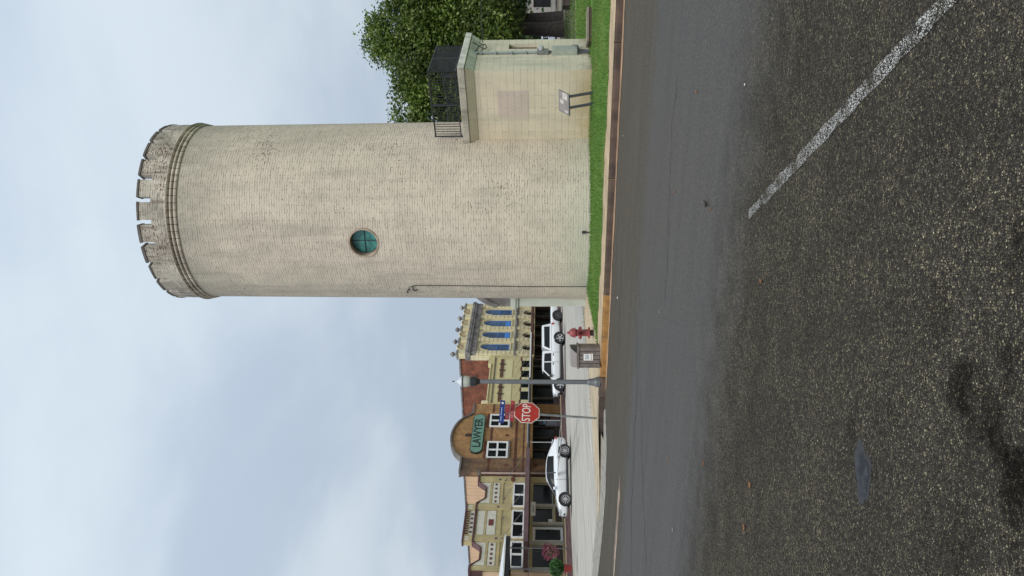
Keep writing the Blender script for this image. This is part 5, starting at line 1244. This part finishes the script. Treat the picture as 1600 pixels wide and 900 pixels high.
# flags/streamers under the far canopy and things on the near pavement
q = pix(856, 862, 39.6); hbk = thing('hanging_basket', 'hanging basket of pink flowers under the porch at the picture edge', 'hanging basket', q)
def leafcloud(name, mat, par, n, fn, size, seed, up=.3, local=True):
    r = np.random.default_rng(seed); V = []; Fc = []
    P = np.array([fn(r) for _ in range(n)])
    d = r.normal(size=(n, 3)); d[:, 2] *= .7; d /= np.linalg.norm(d, axis=1)[:, None]
    w = np.cross(d, r.normal(size=(n, 3))); w /= np.linalg.norm(w, axis=1)[:, None]
    nn = np.cross(d, w); s_ = size * r.uniform(.65, 1.25, n)[:, None]
    a = P - d * s_ * .5; c_ = P + d * s_ * .5; l = P + w * s_ * .30 + nn * s_ * .10; rr = P - w * s_ * .30 + nn * s_ * .10
    V = np.stack([a, l, c_, rr], 1).reshape(-1, 3)
    me = bpy.data.meshes.new(name); me.from_pydata(V.tolist(), [], [(4 * i, 4 * i + 1, 4 * i + 2, 4 * i + 3) for i in range(n)]); me.materials.append(mat)
    o = bpy.data.objects.new(name, me); COL.objects.link(o)
    if par is not None: o.parent = par
    return o
def ball(rx, ry, rz_, cz=0):
    def f(r):
        v = r.normal(size=3); v /= np.linalg.norm(v); k = r.uniform(.55, 1) ; return (v[0] * rx * k, v[1] * ry * k, cz + v[2] * rz_ * k)
    return f
leafcloud('flowers', flower_m, hbk, 900, ball(.46, .34, .36), .075, 4); leafcloud('flowers', flower_m, hbk, 350, ball(.32, .3, .30, -.30), .07, 44); leafcloud('leaves', fern_m, hbk, 350, ball(.40, .3, .36, -.1), .08, 5)
b = MB(); b.lathe([(.10, -.28), (.2, -.16), (.22, -.05)], 14); b.build('bowl', wood_dark, hbk); b = MB(); b.bar((0, 0, -.05), (0, 0, 1.0), .008, 5); b.build('hanger', black_metal, hbk)
q = grd(893, 888, .30); pl_ = thing('potted_plant', 'bushy green plant in a red pot at the foot of the porch post', 'potted plant', (q.x, q.y, .30))
b = MB(); b.lathe([(.15, 0), (.20, .28), (.22, .30), (.22, .34), (.17, .34)], 18); b.build('pot', planter_red, pl_, smooth=40)
leafcloud('foliage', fern_m, pl_, 1100, ball(.44, .40, .36, .70), .11, 6); b = MB(); b.bar((0, 0, .3), (0, 0, .7), .03, 6); b.build('stem', bark, pl_)

# ------------------------------------------------------------------ trees
def tree(name, label, loc, trunk_h, trunk_r, blobs, n, size, mat, seed, group='trees behind the annex', lean=(0, 0)):
    t = thing(name, label, 'tree', loc, 0, group); r = np.random.default_rng(seed)
    B = []
    for (x, y, z, rx, ry, rz_) in blobs: B.append((np.array((x, y, z)), np.array((rx, ry, rz_))))
    vol = np.array([b[1].prod() ** .75 for b in B]); vol /= vol.sum(); cl = []
    nc = n // 12
    for k in range(nc):
        c_, rad_ = B[r.choice(len(B), p=vol)]; v = r.normal(size=3); v /= np.linalg.norm(v); q = c_ + v * rad_ * r.uniform(.35, 1.06) ** .55; cl.append(q)
    cl = np.array(cl); holes = np.array([b[0] + r.normal(size=3) * b[1] * .62 for b in B for _ in range(3)])
    dmin = np.min(np.linalg.norm(cl[:, None] - holes[None], axis=2), axis=1); cl = cl[dmin > .42 + .25 * r.uniform(size=len(cl))]
    pts = (cl[:, None] + r.normal(size=(len(cl), 12, 3)) * .22 * np.array((1, 1, .7))).reshape(-1, 3); it = iter(pts)
    lv = leafcloud('crown', mat, t, len(pts), lambda rr: next(it), size, seed + 1)
    mb = MB(); top = Vector((lean[0], lean[1], trunk_h)); pts_ = [Vector((0, 0, -.2)), Vector((lean[0] * .3, lean[1] * .3, trunk_h * .4)), top]
    mb.tube(pts_, [trunk_r * 1.25, trunk_r, trunk_r * .8], 10); mb.build('trunk', bark, t, smooth=60)
    for c_, rad_ in B:
        mb = MB(); p = top.copy(); q = Vector(c_) ; mid2 = p.lerp(q, .5) + Vector(r.normal(size=3)) * .25; mid2.z += .2
        mb.tube([p * .92 + Vector((0, 0, 0)), mid2, q, q + Vector(rad_ * np.clip(r.normal(size=3), -1.2, 1.2) * .30)], [trunk_r * .55, trunk_r * .34, trunk_r * .16, .02], 7)
        for _ in range(3): e = q + Vector(rad_ * np.clip(r.normal(size=3), -1.1, 1.1) * .5); mb.bar(q.lerp(mid2, r.uniform(0, .6)), e, trunk_r * .12, 5, .012)
        mb.build('limb', bark, t, smooth=60)
    return t
TB = [(-3.4, 0, 6.4, 1.9, 2, 1.7), (-3.6, .2, 4.4, 1.9, 2, 1.5), (-2.9, 0, 7.9, 1.3, 1.6, .9), (-5.0, 0, 5.4, 1.9, 1.8, 1.9), (-4.8, .3, 3.6, 1.8, 1.8, 1.3), (0, 0, 4.0, 3.0, 3.0, 1.5), (-1.6, -.5, 5.4, 2.0, 2.4, 1.5), (1.2, .2, 5.6, 2.2, 2.4, 1.6), (-.6, -.3, 7.2, 2.2, 2.4, 1.6), (1.0, 0, 8.0, 1.7, 2.0, 1.4), (-1.9, -.4, 7.0, 1.3, 1.8, 1.2), (.4, -.2, 9.2, 1.1, 1.4, .9), (2.5, .4, 7.0, 1.6, 1.9, 1.5), (-2.5, 0, 4.4, 1.3, 1.8, 1.2), (-2.2, -.2, 5.8, 1.3, 1.6, 1.1)]
tree('broadleaf_tree', 'large broadleaf tree with a lit leafy crown rising right behind the annex', (11.6, 37.0, .2), 3.0, .30, TB, 105000, .175, leaf_main, 21)
TB2 = [(0, 0, 4.2, 2.8, 3.0, 1.6), (-1.6, 0, 6.0, 1.9, 2.2, 1.5), (1.3, 0, 6.0, 2.0, 2.2, 1.6), (0, 0, 7.8, 2.0, 2.0, 1.5), (.4, 0, 9.2, 1.2, 1.4, .9), (-1.9, -.4, 7.6, 1.2, 1.4, 1.0)]
tree('broadleaf_tree', 'dark broadleaf tree at the right edge of the frame beside the lawn', (16.6, 40.0, .2), 3.2, .42, TB2, 26000, .25, leaf_dark, 31)
tree('broadleaf_tree', 'dim broadleaf tree deep in the shade past the lawn, left of the trunks', (11.0, 50.0, .2), 3.0, .38, [(0, 0, 4.6, 3.6, 3, 2.0), (1.5, 0, 6.4, 2.8, 2.6, 2.0), (-1.8, 0, 6.0, 2.4, 2.4, 1.8)], 15000, .32, leaf_dark, 41)
tree('broadleaf_tree', 'thick dark trunk tree standing far back on the lawn under the canopy', (17.5, 52.0, .2), 3.4, .46, [(0, 0, 4.8, 3.8, 3, 2.0), (1.5, 0, 6.8, 3.0, 2.6, 2.0), (-1.8, 0, 6.4, 2.6, 2.4, 1.8)], 15000, .32, leaf_dark, 51)
tree('broadleaf_tree', 'twin stem tree at the back of the lawn close to the parked vehicles', (21.8, 62.0, .2), 3.2, .42, [(0, 0, 5.0, 4.2, 3, 2.2), (2.5, 0, 6.8, 3.6, 2.6, 2.2), (-2.2, 0, 6.6, 3.0, 2.4, 2.0)], 15000, .38, leaf_dark, 61)
# the far side of the green: one dim mass of woodland and a pale building behind it
r_ = np.random.default_rng(77)
def woods(r): return (r.uniform(2, 70), 92 + r.normal() * 3, max(.2, abs(r.normal()) * 4.2 + 1.2 * r.uniform()))
def woods2(r):
    x = r.uniform(2, 70); return (x, 92 + r.normal() * 3, r.uniform(1.0, 1.9) * 4.6 + 2.0 * math.sin(x * .6) + r.normal() * 1.4)
wd = leafcloud('woodland', leaf_dark, None, 30000, woods2, .75, 78); struct(wd, 'stuff'); tag(wd, 'dim mass of woodland foliage beyond the far street', 'woodland')
fb = thing('far_building', 'pale far building glimpsed between the tree trunks beyond the lawn', 'building', (34, 104, 0))
b = MB(); b.box(-24, 24, 0, 12, -.1, 4.6); b.build('wall', far_wall, fb); b = MB(); b.box(-24.5, 24.5, -.8, 12.5, 4.602, 5.2); b.build('roof', roof_dark, fb)
for i in range(9): window_grid_x = -21 + i * 5; b = MB(); b.box(window_grid_x, window_grid_x + 3.2, -.06, .05, .6, 2.9); b.build('window', glass, fb)

# ------------------------------------------------------------------ fallen leaves on the road
LV = [(1091, 143, 'curled orange leaf on the smooth asphalt lane near the kerb'), (1107, 318, 'long dark brown leaf lying across the smooth lane'), (1112, 327, 'small orange leaf beside the long brown leaf'), (1056, 300, 'small tan leaf near the gravelly road edge'), (1192, 439, 'orange brown leaf at the edge of the coarse asphalt'),
      (1032, 487, 'pale straw leaf on the lane left of the tower'), (1045, 717, 'whitish leaf scrap on the smooth lane'), (1102, 724, 'pointed tan leaf on the smooth lane'), (1175, 758, 'yellowish leaf standing up on the asphalt'), (1053, 827, 'pale curled leaf near the picture edge'), (1167, 132, 'white scrap of paper on the lane boundary'), (1166, 824, 'rusty leaf fragment on the coarse asphalt'), (975, 212, 'tiny pale scrap lying in the gutter'), (967, 465, 'tiny pale leaf in front of the yellow kerb')]
pale_litter = plain('pale_litter', (.55, .52, .45), .8, .1, 20)
for i, (x, y, lab) in enumerate(LV):
    g = grd(x, y); L = (.040 + .02 * rng.uniform()) * (.55 if 'scrap' in lab else 1); L *= g.y / 9.0 if g.y > 9 else 1; a = rng.uniform(0, 6.28)
    if i == 1: L, a = .13, .9
    mb = MB(); e1_ = Vector((math.cos(a), math.sin(a), 0)); e2_ = Vector((-e1_.y, e1_.x, 0)); w_ = .32 if i != 1 else .14
    rows = []
    for k in range(5):
        u = (k / 4 - .5); wd_ = w_ * math.sin(math.pi * (.08 + .84 * k / 4)); z = .012 + .25 * L * u * u * 2
        rows.append([g + e1_ * L * u * 2 * .5 - e2_ * L * wd_ + Vector((0, 0, z + .18 * L)), g + e1_ * L * u + Vector((0, 0, z)), g + e1_ * L * u + e2_ * L * wd_ + Vector((0, 0, z + .14 * L))])
    mb.add([q for r3 in rows for q in r3], [(3 * k + j, 3 * k + j + 1, 3 * k + j + 4, 3 * k + j + 3) for k in range(4) for j in range(2)])
    pale = 'pale' in lab or 'white' in lab
    tag(mb.build('fallen_leaf' if 'scrap' not in lab else 'litter_scrap', pale_litter if pale else (wood_dark if i == 1 else leaf_litter), fixn=False), lab, 'leaf' if 'scrap' not in lab else 'litter', 'leaves and scraps on the road')

# ------------------------------------------------------------------ sky and light: overcast, soft sun from behind the camera
SUN_DIR = Vector((.02, -.85, .95)).normalized()
el = math.asin(SUN_DIR.z); az = math.atan2(SUN_DIR.x, SUN_DIR.y)
sun = bpy.data.lights.new('sun', 'SUN'); sun.energy = 1.5; sun.angle = R(20); sun.color = (1.0, .94, .84)
so = bpy.data.objects.new('sun', sun); COL.objects.link(so); so.rotation_euler = (-SUN_DIR).to_track_quat('-Z', 'Y').to_euler()
W_ = bpy.data.worlds.new('World'); SC.world = W_; W_.use_nodes = True; wt = W_.node_tree; wt.nodes.clear()
wo = wt.nodes.new('ShaderNodeOutputWorld'); bg = wt.nodes.new('ShaderNodeBackground'); wt.links.new(bg.outputs[0], wo.inputs[0])
sky = wt.nodes.new('ShaderNodeTexSky'); sky.sky_type = 'NISHITA'; sky.sun_disc = False; sky.sun_elevation = el; sky.sun_rotation = az; sky.dust_density = 3.0
dirv = nd(wt, 'TexCoord').outputs['Generated']
dn = nd(wt, 'VectorMath', {0: dirv}, operation='NORMALIZE').outputs[0]; dz = nd(wt, 'SeparateXYZ', {0: dn}).outputs[2]
# cloud layer projected onto a high plane
den = mth(wt, 'ADD', mth(wt, 'MAXIMUM', dz, 0.0), .22); dxyz = nd(wt, 'SeparateXYZ', {0: dn})
cv = nd(wt, 'CombineXYZ', {0: mth(wt, 'DIVIDE', dxyz.outputs[0], den), 1: mth(wt, 'DIVIDE', dxyz.outputs[1], den), 2: 0.0}).outputs[0]
cv = nd(wt, 'VectorMath', {0: cv, 1: (3.7, 1.9, .0)}, operation='ADD').outputs[0]
n1_ = noise(wt, cv, .72, 6, .50, .4).outputs[0]; n2_ = noise(wt, cv, 2.6, 6, .55, .3).outputs[0]
cl_ = mth(wt, 'ADD', mth(wt, 'MULTIPLY', n1_, .80), mth(wt, 'MULTIPLY', n2_, .20))
SK = 0.10
ccol = mixc(wt, mrange(wt, cl_, .41, .60), (4.6, 5.45, 6.55), (6.05, 6.9, 7.65))
lowd = mrange(wt, dz, .05, .62, .86, 1.04); ccol = mixc(wt, 1.0, ccol, nd(wt, 'CombineColor', {0: lowd, 1: lowd, 2: lowd}).outputs[0], 'MULTIPLY')
glow = mth(wt, 'MAXIMUM', nd(wt, 'VectorMath', {0: dn, 1: SUN_DIR}, operation='DOT_PRODUCT').outputs['Value'], 0.0)
gl2 = mth(wt, 'ADD', 1.0, mth(wt, 'MULTIPLY', mth(wt, 'POWER', glow, 3.0), 1.6))
ccol = mixc(wt, 1.0, ccol, nd(wt, 'CombineColor', {0: gl2, 1: gl2, 2: gl2}).outputs[0], 'MULTIPLY')
cover = mrange(wt, n1_, .30, .45, .92, .97)
col = mixc(wt, cover, sky.outputs[0], ccol)
wt.links.new(col, bg.inputs[0]); bg.inputs[1].default_value = SK
SC.view_settings.view_transform = 'Standard'; SC.view_settings.look = 'None'; SC.view_settings.exposure = 0.22; SC.view_settings.gamma = 1.0; SC.view_settings.use_curve_mapping = False
SC.cycles.use_denoising = True
